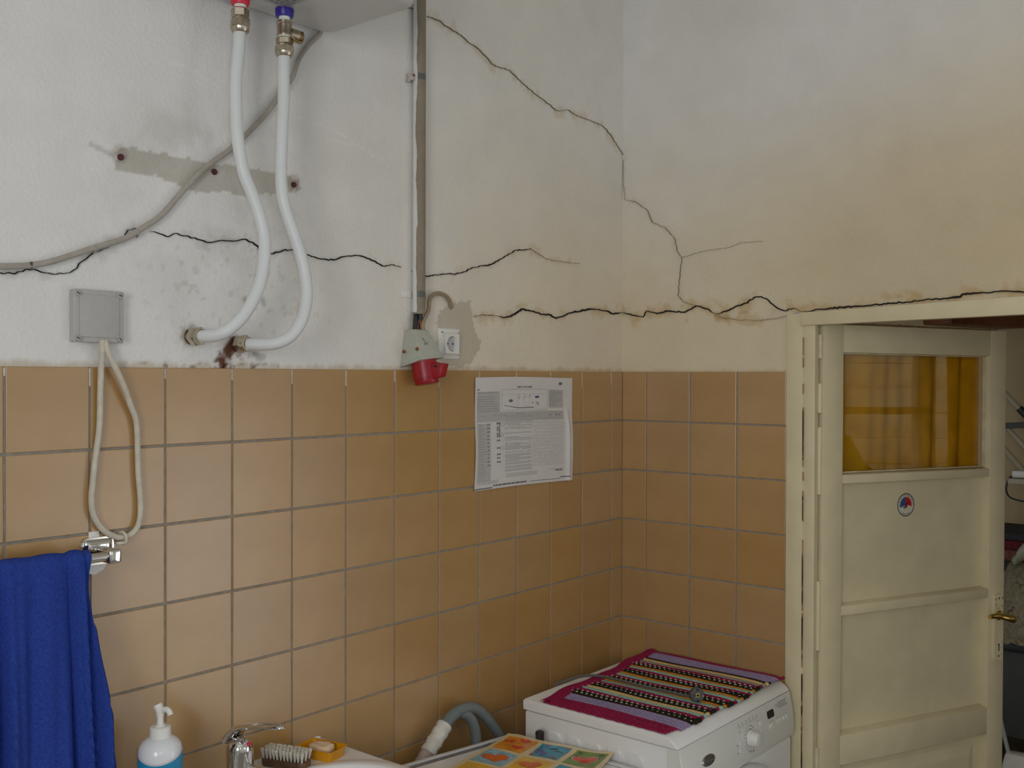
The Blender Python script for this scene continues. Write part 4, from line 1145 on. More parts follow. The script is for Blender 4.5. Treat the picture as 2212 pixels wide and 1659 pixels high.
# flush wall socket
ws = thing('wall_socket', 'white earthed wall socket in the grey cement patch', 'socket', (-0.795, 0, 1.77))
wf = lambda u, v, h: (u, -h, v)
mb = MB().hexa([(-0.8335, 0, 1.7285), (-0.7535, 0, 1.7285), (-0.7575, -0.006, 1.7325), (-0.8295, -0.006, 1.7325),
                (-0.8335, 0, 1.8095), (-0.7535, 0, 1.8095), (-0.7575, -0.006, 1.8055), (-0.8295, -0.006, 1.8055)], 0.002, 2)
fr1 = mb.build('frame', white_plastic, ws)
mb = MB()
for a, b in (((-0.8240, -0.0090, 1.7385), (-0.8195, -0.004, 1.7995)), ((-0.7675, -0.0090, 1.7385), (-0.7630, -0.004, 1.7995)), ((-0.8240, -0.0090, 1.7385), (-0.7630, -0.004, 1.7430)), ((-0.8240, -0.0090, 1.7950), (-0.7630, -0.004, 1.7995))):
    mb.box(a, b, 0.001)
mb.build('frame_step', white_plastic, fr1)
# the cover with its round recess
mb = MB()
cu2, cv2 = -0.7935, 1.769
outer, inner = [], []
n_o = 64
for i in range(n_o):
    t = 2 * PI * i / n_o
    k = 0.0255 / max(abs(math.cos(t)), abs(math.sin(t)))
    outer.append((cu2 + k * math.cos(t), cv2 + k * math.sin(t)))
    inner.append((cu2 + 0.0195 * math.cos(t), cv2 + 0.0195 * math.sin(t)))
v_ = [wf(u, v, 0.004) for u, v in outer] + [wf(u, v, 0.0150) for u, v in outer] + [wf(u, v, 0.0150) for u, v in inner] + [wf(cu2 + (u - cu2) * 0.93, cv2 + (v - cv2) * 0.93, 0.0066) for u, v in inner]
f_ = []
for i in range(n_o):
    j = (i + 1) % n_o
    for k in range(3):
        f_.append((k * n_o + i, k * n_o + j, (k + 1) * n_o + j, (k + 1) * n_o + i))
f_.append(tuple(3 * n_o + i for i in range(n_o)))
mb.add(v_, f_)
cv = mb.build('cover', white_plastic, ws)
for s in (-1, 1):
    MB().box((cu2 - 0.0045, -0.0148, cv2 + s * 0.0180 - 0.0014), (cu2 + 0.0045, -0.0060, cv2 + s * 0.0180 + 0.0014), 0.0006).build('earth_clip', chrome, cv)
    MB().cyl((cu2 + s * 0.0095, -0.0064, cv2), (cu2 + s * 0.0095, -0.0071, cv2), 0.0026, n=12).build('pin_hole', dark_hole, cv)
MB().cyl((cu2, -0.0060, cv2), (cu2, -0.0069, cv2), 0.0176, n=28).build('recess_floor', mat('recess_grey', (0.50, 0.50, 0.52), rough=0.15), cv)

# plugs of the old bracket
for i, (x, z) in enumerate(((-1.687, 2.094), (-1.484, 2.098), (-1.284, 2.101))):
    mb = MB().lathe((x, 0, z), (x, -0.0055, z), [(0, 0.0062), (0.004, 0.0060), (0.0055, 0.0050), (0.0052, 0.0032)], 16)
    o = mb.build('wall_plug', wallplug_m)
    tag(o, ('dark red wall plug at the left end of the cement strip', 'dark red wall plug in the middle, just right of the sagging cable',
            'dark red wall plug right of the two white pipes')[i], 'wall plug', 'wall plugs left from an old bracket')

# programme sheet taped to the tiles
PW, PH = 0.425, 0.297
PX0, PZ1 = -0.694, 1.684
def ptilt(u, v, h):
    """u, v in metres on the sheet, from its lower left corner"""
    a, b = u / PW, v / PH
    lift = 0.0045 + 0.004 * math.sin(PI * a) * 0.5 + 0.008 * max(0, a - 0.88) * (1 - b) * 4 + 0.0022 * math.sin(5 * b + 3 * a) ** 2 + 0.010 * max(0, 0.25 - b) * (0.5 + 0.5 * math.sin(9 * a))
    lift += 0.007 * math.exp(-((a - 0.955 + 0.02 * b) / 0.016) ** 2) * (1 if b < 0.55 else max(0, 1 - (b - 0.55) * 5))
    return (PX0 + u * 1.0 + 0.003 * math.sin(b * 5) + 0.006 * (b - 1), -lift - h, PZ1 - PH + v + 0.002 * math.sin(a * 4))
mb = MB().grid(120, 60, lambda a, b: ptilt(a * PW, b * PH, 0))
ps = thing('programme_sheet', 'large printed programme sheet stuck to the tiles', 'paper', (PX0, 0, PZ1 - PH))
sh = mb.build('sheet', paper_m, ps, fix=False)
def dens(u0_, v0_, u1_, v1_, mb, h=0.0003, n=12):
    """flat printed rectangle that follows the sheet"""
    k = max(1, int(abs(v1_ - v0_) / 0.006))
    vs = [ptilt(u0_ + (u1_ - u0_) * i / n, v0_ + (v1_ - v0_) * j / k, h) for j in range(k + 1) for i in range(n + 1)]
    mb.add(vs, [(j * (n + 1) + i, j * (n + 1) + i + 1, (j + 1) * (n + 1) + i + 1, (j + 1) * (n + 1) + i) for j in range(k) for i in range(n)])
U = lambda px: (px - 95) / 1275 * PW      # the sheet's own layout grid: 0..1275 across
Vv = lambda py: (1 - (py - 100) / 1400) * PH
mb = MB()
dens(U(118), Vv(560), U(388), Vv(280), mb); dens(U(1035), Vv(505), U(1240), Vv(265), mb); dens(U(118), Vv(660), U(1240), Vv(545), mb); dens(U(118), Vv(1400), U(275), Vv(680), mb)
STUFF(mb.build('grey_fields', ink_grey, ps, fix=False))
mb = MB()
def words(u0_, u1_, v0_, hgt, mb, h=0.0006, lo=0.004, hi=0.014, fill=1.0):
    u = u0_
    while u < u1_ - 0.004:
        l = random.uniform(lo, hi)
        e = min(u + l, u1_)
        if random.random() < fill:
            dens(u, v0_, e, v0_ + hgt, mb, h, 3)
        u = e + 0.0018
for k in range(8): words(U(122), U(random.randint(320, 380)), Vv(300 + k * 30 + (20 if k > 0 else 0)), 0.0022, mb)
for k in range(9): words(U(1042), U(random.randint(1110, 1230)), Vv(280 + k * 25), 0.0022, mb)
y = 655
for blk, nl in ((655, 5), (745, 2), (815, 1), (868, 2), (905, 1), (945, 6), (1060, 1), (1090, 4), (1155, 2), (1195, 2), (1240, 2), (1280, 2)):
    for k in range(nl):
        words(U(450), U(random.choice((800, 800, 790, 640))), Vv(blk + k * 16 + 6), 0.0014, mb, fill=0.95)
for k in range(22): words(U(135), U(random.randint(180, 225)), Vv(690 + k * 31), 0.0022, mb, fill=0.9)
for k in range(3): words(U(460), U(random.randint(700, 950)), Vv(1340 + k * 18), 0.0012, mb)
for k in range(3): words(U(125), U(370), Vv(1400 + k * 16), 0.0012, mb)
words(U(1050), U(1240), Vv(1330), 0.0012, mb)
words(U(590), U(700), Vv(580), 0.0020, mb)
for k in range(2): words(U(460), U(820), Vv(600 + k * 18), 0.0012, mb)
for c in (170, 300, 365, 430): words(U(c), U(c + 45), Vv(590), 0.0020, mb)
for c in range(11): words(U(840 + c * 36), U(862 + c * 36), Vv(560 + (c % 3) * 14), 0.0018, mb, lo=0.003, hi=0.007)
STUFF(mb.build('body_text', ink_mid, ps, fix=False))
mb = MB()   # table rules
for k in range(15):
    dens(U(820), Vv(650 + k * 44), U(1240), Vv(650 + k * 44) + 0.0004, mb, 0.0005)
for k in range(12):
    u = U(815 + k * 38)
    dens(u, Vv(1270), u + 0.0004, Vv(560), mb, 0.0005, 1)
for a, b, c, d in ((410, 530, 1018, 526), (410, 262, 1018, 258)): dens(U(a), Vv(b), U(c), Vv(d), mb, 0.0006)
for a in (410, 1014, 608): dens(U(a), Vv(525), U(a) + 0.0008, Vv(262 if a != 608 else 320), mb, 0.0006, 1)
dens(U(410), Vv(322), U(1014), Vv(320), mb, 0.0006)
STUFF(mb.build('table_lines', ink_mid, ps, fix=False))
mb = MB()
for r_ in range(14):
    for c in range(12):
        if random.random() < 0.42:
            u, v = U(834 + c * 38), Vv(672 + r_ * 44)
            dens(u - 0.0009, v - 0.0009, u + 0.0009, v + 0.0009, mb, 0.0007, 1)
for u, v in ((425, 700), (415, 835), (415, 1000)):
    o_ = ellipse(U(u), Vv(v), 0.0055, 0.0058, 20); i_ = ellipse(U(u), Vv(v), 0.0048, 0.0051, 20)
    for i in range(20):
        j = (i + 1) % 20
        mb.add([ptilt(*o_[i], 0.0007), ptilt(*o_[j], 0.0007), ptilt(*i_[j], 0.0007), ptilt(*i_[i], 0.0007)], [(0, 1, 2, 3)])
for k in range(9): words(U(350), U(395), Vv(700 + k * 20), 0.003, mb, lo=0.005, hi=0.007, fill=0.8)
for v in (690, 910, 1005, 1085, 1130, 1180): words(U(348), U(400), Vv(v), 0.004, mb, lo=0.005, hi=0.007)
for k in range(12): words(U(235), U(268), Vv(700 + k * 46), 0.003, mb, lo=0.004, hi=0.007, fill=0.8)
# the drawn dial of the diagram and its logo ovals
o_ = ellipse(U(725), Vv(415), 0.0135, 0.0140, 26)
for i in range(0, 26, 2):
    flat(mb, [(o_[i][0] - 0.0008, o_[i][1] - 0.0008), (o_[i][0] + 0.0008, o_[i][1] - 0.0008), (o_[i][0] + 0.0008, o_[i][1] + 0.0008), (o_[i][0] - 0.0008, o_[i][1] + 0.0008)], ptilt, 0.0007)
for u, v, a, b in ((1195, 180, 0.0090, 0.0042), (522, 405, 0.0085, 0.0040)):
    flat(mb, ellipse(U(u), Vv(v), a, b, 20), ptilt, 0.0007)
for k in range(12): words(U(620 + (k % 3) * 70), U(650 + (k % 3) * 70), Vv(335 + (k // 3) * 14), 0.0014, mb, lo=0.003, hi=0.006, fill=0.6)
flat(mb, [(U(430), Vv(462)), (U(430), Vv(456)), (U(610), Vv(494)), (U(820), Vv(490)), (U(820), Vv(500)), (U(610), Vv(504))], ptilt, 0.0007)
dens(U(85), Vv(1490), U(300), Vv(1476), mb, 0.0007); dens(U(1200), Vv(1450), U(1340), Vv(1436), mb, 0.0007)
words(U(310), U(740), Vv(1470), 0.0042, mb, lo=0.006, hi=0.02, fill=0.9); words(U(780), U(1200), Vv(1466), 0.0016, mb)
words(U(1128), U(1240), Vv(1355), 0.0038, mb, lo=0.004, hi=0.009)
add_text(mb, 'TABEL CU PROGRAME', 0.0066, ptilt, U(705), Vv(240), 0.0007, 'c', True)
add_text(mb, 'RO', 0.0066, ptilt, U(118), Vv(265), 0.0007, 'l', True)
STUFF(mb.build('dark_text', ink, ps, fix=False))
mb = MB()
mb.prism(rrect(U(845), Vv(372), U(898), Vv(348), 0.002), ptilt, 0.0005, 0.0008)
for u, v in ((805, 440), (855, 437), (880, 450), (870, 465)): dens(U(u), Vv(v), U(u) + 0.004, Vv(v) + 0.003, mb, 0.0007, 1)
for u in (1045, 1130, 1175): dens(U(u), Vv(605), U(u) + 0.005, Vv(605) + 0.0025, mb, 0.0007, 1)
STUFF(mb.build('blue_marks', ink_blue, ps, fix=False))

# junction box and the cable loop below it
jb = thing('junction_box', 'square grey junction box with four corner screws', 'junction box', (-1.737, 0, 1.748))
MB().hexa([(-1.786, 0, 1.7465), (-1.690, 0, 1.7465), (-1.692, -0.014, 1.7485), (-1.784, -0.014, 1.7485),
           (-1.786, 0, 1.8420), (-1.690, 0, 1.8420), (-1.692, -0.014, 1.8400), (-1.784, -0.014, 1.8400)], 0.003, 3).build('base', box_grey, jb)
mb = MB().box((-1.7858, -0.0185, 1.7467), (-1.6902, -0.0135, 1.8418), 0.002, 3)
lid_ = mb.build('lid', box_grey, jb)
MB().box((-1.7760, -0.0210, 1.7560), (-1.7000, -0.0175, 1.8325), 0.0012).build('lid_field', box_grey, lid_)
for sx in (-1.7785, -1.6975):
    for sz in (1.7540, 1.8345):
        mb = MB().lathe((sx, -0.0175, sz), (sx, -0.0225, sz), [(0, 0.0060), (0.0045, 0.0058), (0.0050, 0.0044), (0.0030, 0.0040)], 16)
        scw = mb.build('screw', box_grey, jb)
        a = random.uniform(0, PI)
        mb = MB().cyl((sx, -0.0196, sz), (sx, -0.0203, sz), 0.0040, n=14)
        sh2 = mb.build('screw_head', screw_m, scw)
        MB().box((-0.0038, -0.0002, -0.0008), (0.0038, 0.0003, 0.0008), 0, 1, Matrix.Translation((sx, -0.0204, sz)) @ Matrix.Rotation(a, 4, 'Y')).build('screw_slot', dark_hole, scw)
LOOP = [(-1.7324, -0.02, 1.752), (-1.7329, -0.016, 1.705), (-1.7326, -0.012, 1.6543), (-1.7344, -0.012, 1.5909), (-1.7415, -0.012, 1.5405), (-1.7468, -0.012, 1.4945), (-1.7495, -0.012, 1.4611), (-1.7451, -0.012, 1.4312), (-1.7299, -0.012, 1.4067), (-1.7101, -0.012, 1.3916), (-1.6889, -0.012, 1.3857), (-1.6674, -0.012, 1.3919), (-1.6551, -0.012, 1.4106), (-1.6522, -0.012, 1.4453), (-1.657, -0.012, 1.5051), (-1.6589, -0.012, 1.5663), (-1.6629, -0.014, 1.6031), (-1.6753, -0.016, 1.6321), (-1.6906, -0.02, 1.6668), (-1.7065, -0.022, 1.6967), (-1.7219, -0.022, 1.7263), (-1.7279, -0.02, 1.752)]
cl2 = thing('cable_loop', 'ivory cable hanging in a loop below the junction box', 'cable', (-1.70, -0.012, 1.385))
MB().tube(LOOP, 0.0056, n=10, steps=8).build('sheath', cable_ivory, cl2)
mb = MB().tube([(-1.690, -0.004, 1.3925), (-1.689, -0.016, 1.3945), (-1.6865, -0.0205, 1.3865), (-1.686, -0.0175, 1.3765), (-1.6865, -0.006, 1.3755)], 0.0026, n=8, steps=6, sy=1.6)
mb.box((-1.7005, -0.016, 1.3735), (-1.6835, -0.003, 1.3785), 0.001)
mb.build('cable_clip', ivory_plastic, cl2)

# ------------------------------------------------------------------ towel rail and towel
tr = thing('towel_rail', 'chrome towel rail below the cable loop', 'towel rail', (-1.74, 0, 1.36))
mb = MB()
mb.prism(rrect(-1.768, 1.341, -1.705, 1.391, 0.014, 6), wf, 0.003, 0.010)
mb.hexa([(-1.766, -0.010, 1.343), (-1.707, -0.010, 1.343), (-1.716, -0.018, 1.350), (-1.758, -0.018, 1.350),
         (-1.766, -0.010, 1.389), (-1.707, -0.010, 1.389), (-1.716, -0.018, 1.382), (-1.758, -0.018, 1.382)], 0.004, 3)
mb.build('wall_plate', chrome, tr)
mb = MB().box((-1.749, -0.074, 1.3505), (-1.725, -0.012, 1.3755), 0.004, 3)
mb.build('arm', chrome, tr)
MB().cyl((-2.38, -0.060, 1.363), (-1.735, -0.060, 1.363), 0.0085, n=24).build('bar', chrome, tr)
mb = MB().prism(rrect(-2.41, 1.341, -2.35, 1.391, 0.014, 6), wf, 0.003, 0.012); mb.box((-2.392, -0.074, 1.3505), (-2.368, -0.010, 1.3755), 0.004)
mb.build('wall_plate', chrome, tr)
lab(MB().box((-1.7510, -0.0050, 1.388), (-1.7310, -0.0030, 1.4015), 0.0005).build('adhesive_pad', white_plastic, tr), 'white adhesive patch above the chrome plate')
lab(MB().prism([(-1.764, 1.330), (-1.740, 1.322), (-1.722, 1.330), (-1.715, 1.342), (-1.764, 1.342)], wf, 0.003, 0.005).build('adhesive_pad', white_plastic, tr), 'white adhesive patch below the chrome plate')

def xr(z):   # right edge of the hanging towel
    t = max(0.0, (1.372 - z) / 0.39)
    return -1.783 - 0.006 * math.sin(min(1, t * 3) * PI) + 0.046 * t ** 1.75
def fold(x, dn):
    """depth of the hanging folds, positive towards the room"""
    xx = x - (x + 2.0) * dn * 0.20
    ph = 2 * PI * ((xx + 2.3) * 15.5 + 0.42 * math.sin((xx + 2.3) * 23) + 0.25 * math.sin((xx + 2.3) * 51))
    sg = math.sin(ph)
    d = 0.0105 * (abs(sg) ** 0.75) * (1 if sg > 0 else -1)
    d += 0.0042 * math.sin(2.3 * ph + 1 + 2.2 * dn) + 0.0030 * math.sin(xx * 131 + dn * 9)
    return d * min(1.15, 0.45 + 2.6 * dn)
def tw(a, b):
    """a: 0..1 along the rail from left to right; b: 0..1 from the front hem over the bar to the back hem"""
    Lf, La, Lb = 0.455, 0.047, 0.40
    s = b * (Lf + La + Lb)
    x00 = -2.27
    rb = 0.0150
    if s < Lf:
        z = 1.363 - (Lf - s); side = 0; th = 0
    elif s < Lf + La:
        th = (s - Lf) / La * PI; z = 1.363 + rb * math.sin(th); side = 1
    else:
        z = 1.363 - (s - Lf - La); side = 2
    dn = max(0.0, 1.363 - z)
    x = x00 + (xr(z) - x00) * a
    k = min(1.0, 0.35 + dn * 4)
    d = fold(x, dn)
    if side == 0: y = -0.060 - rb - 0.004 * k - d * (1 if dn > 0.02 else 0.7)
    elif side == 1: y = -0.060 - rb * math.cos(th) - 0.5 * d * max(0, math.cos(th)) - 0.004 * k * math.cos(th); z += 0.35 * max(-0.006, d) * math.sin(th)
    else: y = -0.060 + rb - d * 0.25 + 0.010 * min(1, dn * 6)
    return (x, min(y, -0.012), z)
mb = MB().grid(170, 150, tw)
tw_o = mb.build('towel', towel_m, fix=False)
sol = tw_o.modifiers.new('thickness', 'SOLIDIFY'); sol.thickness = 0.006; sol.offset = 0
tag(tw_o, 'blue terry towel hanging in folds over the chrome rail', 'towel')

# ------------------------------------------------------------------ wash basin and what stands on it
SZ = 0.880
bs = thing('wash_basin', 'white ceramic wash basin at the lower edge of the picture', 'basin', (-1.5, -0.2, 0.70))
SX0, SX1, SY1 = -1.80, -1.20, -0.50
def top_h(x, y):
    u = (x + 1.50) / 0.268; v = (y + 0.300) / 0.185
    q = (abs(u) ** 2.5 + abs(v) ** 2.5) ** (1 / 2.5)
    h = 0.004 * math.exp(-((q - 1.04) / 0.07) ** 2)
    if q < 1: h -= 0.135 * (1 - q ** 3.2) ** 0.75 * min(1, (1 - q) * 12)
    e = min((x - SX0), (SX1 - x), (y - SY1)) 
    if e < 0.010: h -= 0.010 * (1 - math.sqrt(max(0, 1 - (1 - e / 0.010) ** 2)))
    return h
mb = MB()
mb.grid(180, 150, lambda a, b: (SX0 + (SX1 - SX0) * a, -0.001 + (SY1 + 0.001) * b, SZ + top_h(SX0 + (SX1 - SX0) * a, -0.001 + (SY1 + 0.001) * b)))
mb.hexa([(-1.72, -0.003, 0.71), (-1.28, -0.003, 0.71), (-1.28, -0.40, 0.71), (-1.72, -0.40, 0.71), (SX0, -0.003, SZ - 0.012), (SX1, -0.003, SZ - 0.012), (SX1, SY1, SZ - 0.012), (SX0, SY1, SZ - 0.012)], 0.0)
mb.f.pop(-5)   # open under the bowl: the top grid closes it
mb.smooth.pop(); mb.mi.pop()
mb.build('bowl', ceramic, bs, fix=False)
MB().lathe((-1.50, -0.30, SZ - 0.134), (-1.50, -0.30, SZ - 0.1305), [(0, 0.024), (0.003, 0.023), (0.0035, 0.014)], 24).build('drain', chrome, bs)
lab(MB().tube([(-1.232, -0.004, SZ + 0.002), (-1.222, -0.004, SZ + 0.004), (-1.212, -0.004, SZ + 0.002)], 0.0028, n=8).build('sealant', white_plastic, bs), 'crumbling white sealant along the wall')

# mixer tap
TX, TY = -1.488, -0.095
tp = thing('mixer_tap', 'chrome single-lever mixer tap with a slotted lever', 'tap', (TX, TY, SZ))
mb = MB().lathe((TX, TY, SZ), (TX, TY, SZ + 0.098), [(0, 0.031), (0.004, 0.031), (0.006, 0.0265), (0.066, 0.0257), (0.0665, 0.0264), (0.071, 0.0264), (0.0715, 0.0257), (0.080, 0.0257), (0.090, 0.021), (0.096, 0.014), (0.098, 0.002)], 32)
mb.build('body', chrome, tp)
# spout
mb = MB().tube([(TX, TY - 0.005, SZ + 0.030), (TX + 0.002, TY - 0.040, SZ + 0.036), (TX + 0.004, TY - 0.075, SZ + 0.038), (TX + 0.005, TY - 0.112, SZ + 0.030)], 0.0155, n=22, steps=8)
mb.lathe((TX + 0.005, TY - 0.100, SZ + 0.034), (TX + 0.006, TY - 0.112, SZ + 0.010), [(0, 0.0150), (0.010, 0.0158), (0.026, 0.0150), (0.027, 0.011)], 22)
mb.build('spout', chrome, tp)
# lever: hub cap plus a long loop handle with a slot
mb = MB()
hub = [(TX, TY + 0.026, SZ + 0.090), (TX, TY + 0.008, SZ + 0.110), (TX, TY - 0.020, SZ + 0.122), (TX, TY - 0.050, SZ + 0.130)]
P = catmull(hub, 6)
def lev_half(i): return 0.0245 * (1 - 0.50 * (i / (len(P) - 1)) ** 1.2)
vs_, n_ = [], len(P)
for i, p in enumerate(P):
    hw = lev_half(i); th_ = 0.011 * (1 - 0.6 * i / (n_ - 1))
    for k in range(14):
        a = 2 * PI * k / 14
        vs_.append((p.x + hw * math.cos(a), p.y + th_ * 0.35 * math.sin(a), p.z + th_ * math.sin(a) * 0.9))
fs_ = [(i * 14 + k, i * 14 + (k + 1) % 14, (i + 1) * 14 + (k + 1) % 14, (i + 1) * 14 + k) for i in range(n_ - 1) for k in range(14)]
fs_ += [tuple(range(13, -1, -1)), tuple((n_ - 1) * 14 + k for k in range(14))]
mb.add(vs_, fs_, True)
mb.tube([(TX - 0.0115, TY - 0.044, SZ + 0.1285), (TX - 0.0110, TY - 0.085, SZ + 0.139), (TX - 0.0095, TY - 0.118, SZ + 0.1445), (TX - 0.004, TY - 0.131, SZ + 0.1455), (TX + 0.004, TY - 0.131, SZ + 0.1455), (TX + 0.0095, TY - 0.118, SZ + 0.1445), (TX + 0.0110, TY - 0.085, SZ + 0.139), (TX + 0.0115, TY - 0.044, SZ + 0.1285)],
        0.0040, n=10, steps=8, sy=0.8)
mb.build('lever', chrome, tp)
lab(MB().lathe((TX + 0.0045, TY - 0.0215, SZ + 0.088), (TX + 0.005, TY - 0.0255, SZ + 0.088), [(0, 0.0042), (0.003, 0.0040), (0.004, 0.002)], 14).build('indicator', red_cap, tp), 'red hot-water marker')

# soap dispenser bottle
BX, BY = -1.668, -0.105
bt = thing('soap_dispenser', 'white pump bottle with a blue label', 'bottle', (BX, BY, SZ))
mb = MB().lathe((BX, BY, SZ), (BX, BY, SZ + 0.17), [(0, 0.036), (0.003, 0.0392), (0.119, 0.0392), (0.127, 0.0386), (0.136, 0.0355), (0.143, 0.0300), (0.148, 0.0220), (0.151, 0.0165)], 40)
mb.build('bottle', bottle_m, bt)
mb = MB().lathe((BX, BY, SZ + 0.149), (BX, BY, SZ + 0.170), [(0, 0.0185), (0.0005, 0.0190), (0.018, 0.0184), (0.020, 0.0156), (0.0200, 0.010)], 30)
pm = mb.build('pump', white_plastic, bt)
mb = MB().lathe((BX, BY, SZ + 0.168), (BX, BY, SZ + 0.205), [(0, 0.0098), (0.003, 0.0094), (0.0035, 0.0062), (0.018, 0.0058), (0.0185, 0.0072), (0.022, 0.0074), (0.030, 0.0080), (0.033, 0.0076)], 22)
ndir = Vector((0.35, -0.94, 0))
top_ = Vector((BX, BY, SZ + 0.200))
mb.tube([top_ + Vector((0, 0, -0.003)), top_ + ndir * 0.014 + Vector((0, 0, 0.000)), top_ + ndir * 0.020 + Vector((0, 0, -0.004)), top_ + ndir * 0.0225 + Vector((0, 0, -0.009))], 0.0052, n=14, steps=6)
mb.lathe(top_ + Vector((0, 0, -0.004)) , top_ + Vector((-0.004, 0.006, 0.011)), [(0, 0.0078), (0.010, 0.0084), (0.013, 0.0080), (0.0135, 0.005)], 22)
mb.build('nozzle', white_plastic, pm)
def bl(u, v, h):   # u: angle in radians about the bottle, measured from the side facing the room, v: height
    a = -PI / 2 - 0.55 + u
    r_ = 0.0392 + 0.0004 + h
    return (BX + r_ * math.cos(a), BY + r_ * math.sin(a), SZ + v)
def dip(u): return 0.119 - 0.010 * math.cos((u + 0.15) * 1.35)
mb = MB().grid(48, 8, lambda a, b: bl(-1.75 + 3.5 * a, 0.02 + (dip(-1.75 + 3.5 * a) - 0.02) * b, 0))
lb_ = mb.build('label', label_blue, bt, fix=False)
mb = MB().grid(48, 2, lambda a, b: bl(-1.75 + 3.5 * a, dip(-1.75 + 3.5 * a) + 0.0035 * b, 0.0))
mb.build('label_edge', mat('label_silver', (0.62, 0.60, 0.62), rough=0.35), lb_, fix=False)
mb = MB()
fu = lambda u, v, h: bl(u / 0.0396, v, h)
for k, ch in enumerate('HA'):
    add_text(mb, ch, 0.0115, fu, -0.0185, 0.0955 - k * 0.0125, 0.0003, 'c', True)
flat(mb, ellipse(0.006, 0.0985, 0.0088, 0.0045, 26), fu, 0.0003)
mb.build('label_print', navy, lb_, fix=False)
mb = MB(); 
for k in range(9):
    x_ = -0.007 + k * 0.0028
    flat(mb, [(x_, 0.0965 + 0.0003 * k), (x_ + 0.0018, 0.0965 + 0.0003 * k), (x_ + 0.0022, 0.0992 + 0.0004 * k + (0.001 if k in (0, 5) else 0)), (x_ + 0.0004, 0.0992 + 0.0004 * k)], fu, 0.0006)
STUFF(mb.build('label_script', white_plastic, lb_, fix=False))

# nail brush
nb = thing('nail_brush', 'wooden nail brush lying bristles up beside the soap dish', 'brush', (-1.36, -0.09, SZ))
bdir = Vector((0.35, -0.937, 0)); bsd = Vector((0.937, 0.35, 0))
bc = Vector((-1.362, -0.078, SZ))
def bf(u, v, h):
    p = bc + bdir * u + bsd * v
    return (p.x, p.y, p.z + h)
mb = MB()
out_ = rrect(-0.052, -0.0195, 0.052, 0.0195, 0.013, 8)
prof_ = [(0.92, 0.0), (0.985, 0.002), (1.0, 0.006), (0.995, 0.013), (0.95, 0.016)]
vs_ = [bf(u * s, v * s, h) for s, h in prof_ for u, v in out_]
m_ = len(out_)
fs_ = [(k * m_ + i, k * m_ + (i + 1) % m_, (k + 1) * m_ + (i + 1) % m_, (k + 1) * m_ + i) for k in range(len(prof_) - 1) for i in range(m_)]
fs_ += [tuple(range(m_ - 1, -1, -1)), tuple((len(prof_) - 1) * m_ + i for i in range(m_))]
mb.add(vs_, fs_, True); mb.build('handle', brush_wood, nb)
for r_ in range(5):
    for c in range(12 if r_ % 2 == 0 else 11):
        u = -0.0445 + c * 0.0081 + (0.0040 if r_ % 2 else 0); v = -0.0140 + r_ * 0.0070
        b0 = Vector(bf(u, v, 0.0155)); l_ = Vector((random.uniform(-1, 1), random.uniform(-1, 1), 0)) * 0.0016
        b1 = b0 + Vector((0, 0, 0.0215 + random.uniform(-0.001, 0.001))) + l_ + bdir * (u * 0.06) + bsd * (v * 0.12)
        mb = MB().lathe(b0, b1, [(0, 0.0019), (0.008, 0.0030), (0.018, 0.0041), (0.0208, 0.0040), (0.0216, 0.0028)], 8)
        mb.build('bristle_tuft', bristle_m, nb)

# soap dish and soap
dc = Vector((-1.278, -0.090, SZ))
ds = thing('soap_dish', 'amber plastic soap dish on the basin corner', 'soap dish', dc)
ux = Vector((0.22, -0.975, 0)).normalized(); uy = Vector((0.975, 0.22, 0))
def dfn(u, v, h):
    p = dc + ux * u + uy * v
    return (p.x, p.y, p.z + h)
mb = MB()
o1 = rrect(-0.045, -0.029, 0.045, 0.029, 0.006, 4)
prof_ = [(0.86, 0.001), (0.90, 0.0), (0.985, 0.019), (1.07, 0.0205), (1.07, 0.0222), (0.955, 0.0215), (0.86, 0.0055), (0.80, 0.0045)]
m_ = len(o1)
vs_ = [dfn(u * s, v * s, h) for s, h in prof_ for u, v in o1]
fs_ = [(k * m_ + i, k * m_ + (i + 1) % m_, (k + 1) * m_ + (i + 1) % m_, (k + 1) * m_ + i) for k in range(len(prof_) - 1) for i in range(m_)]
fs_ += [tuple(range(m_ - 1, -1, -1)), tuple((len(prof_) - 1) * m_ + i for i in range(m_))]
mb.add(vs_, fs_, True); mb.build('tray', dish_m, ds)
mb = MB()
for k in range(7):
    u = -0.030 + k * 0.010
    a = dfn(u, -0.020, 0.0045); b = dfn(u, 0.020, 0.0045)
    mb.cyl((a[0], a[1], a[2] + 0.0005), (b[0], b[1], b[2] + 0.0005), 0.0018, n=8)
STUFF(mb.build('drain_ribs', dish_m, ds))
mb = MB()
bms = bmesh.new(); bmesh.ops.create_uvsphere(bms, u_segments=28, v_segments=16, radius=1)
for v in bms.verts:
    c = v.co
    s_ = lambda q, p: math.copysign(abs(q) ** p, q)
    x, y, z = s_(c.x, 0.65) * 0.0285, s_(c.y, 0.7) * 0.0175, s_(c.z, 0.8) * 0.0105
    nn_ = float(vnoise(np.array([c.x * 2 + 5]), np.array([c.y * 2 + c.z * 2 + 5]), 2)[0]) - 0.5
    z += 0.006 * nn_ * (1 if c.z > 0 else 0) + 0.0045 * (c.x > 0) * c.x * (c.z > 0)
    p = dfn(x * 1.0 - 0.001, y, 0.0165 + z)
    v.co = Vector(p)
mb.bm(bms, True)
tag(mb.build('soap_bar', soap_m), 'worn cream soap bar lying in the amber dish', 'soap')

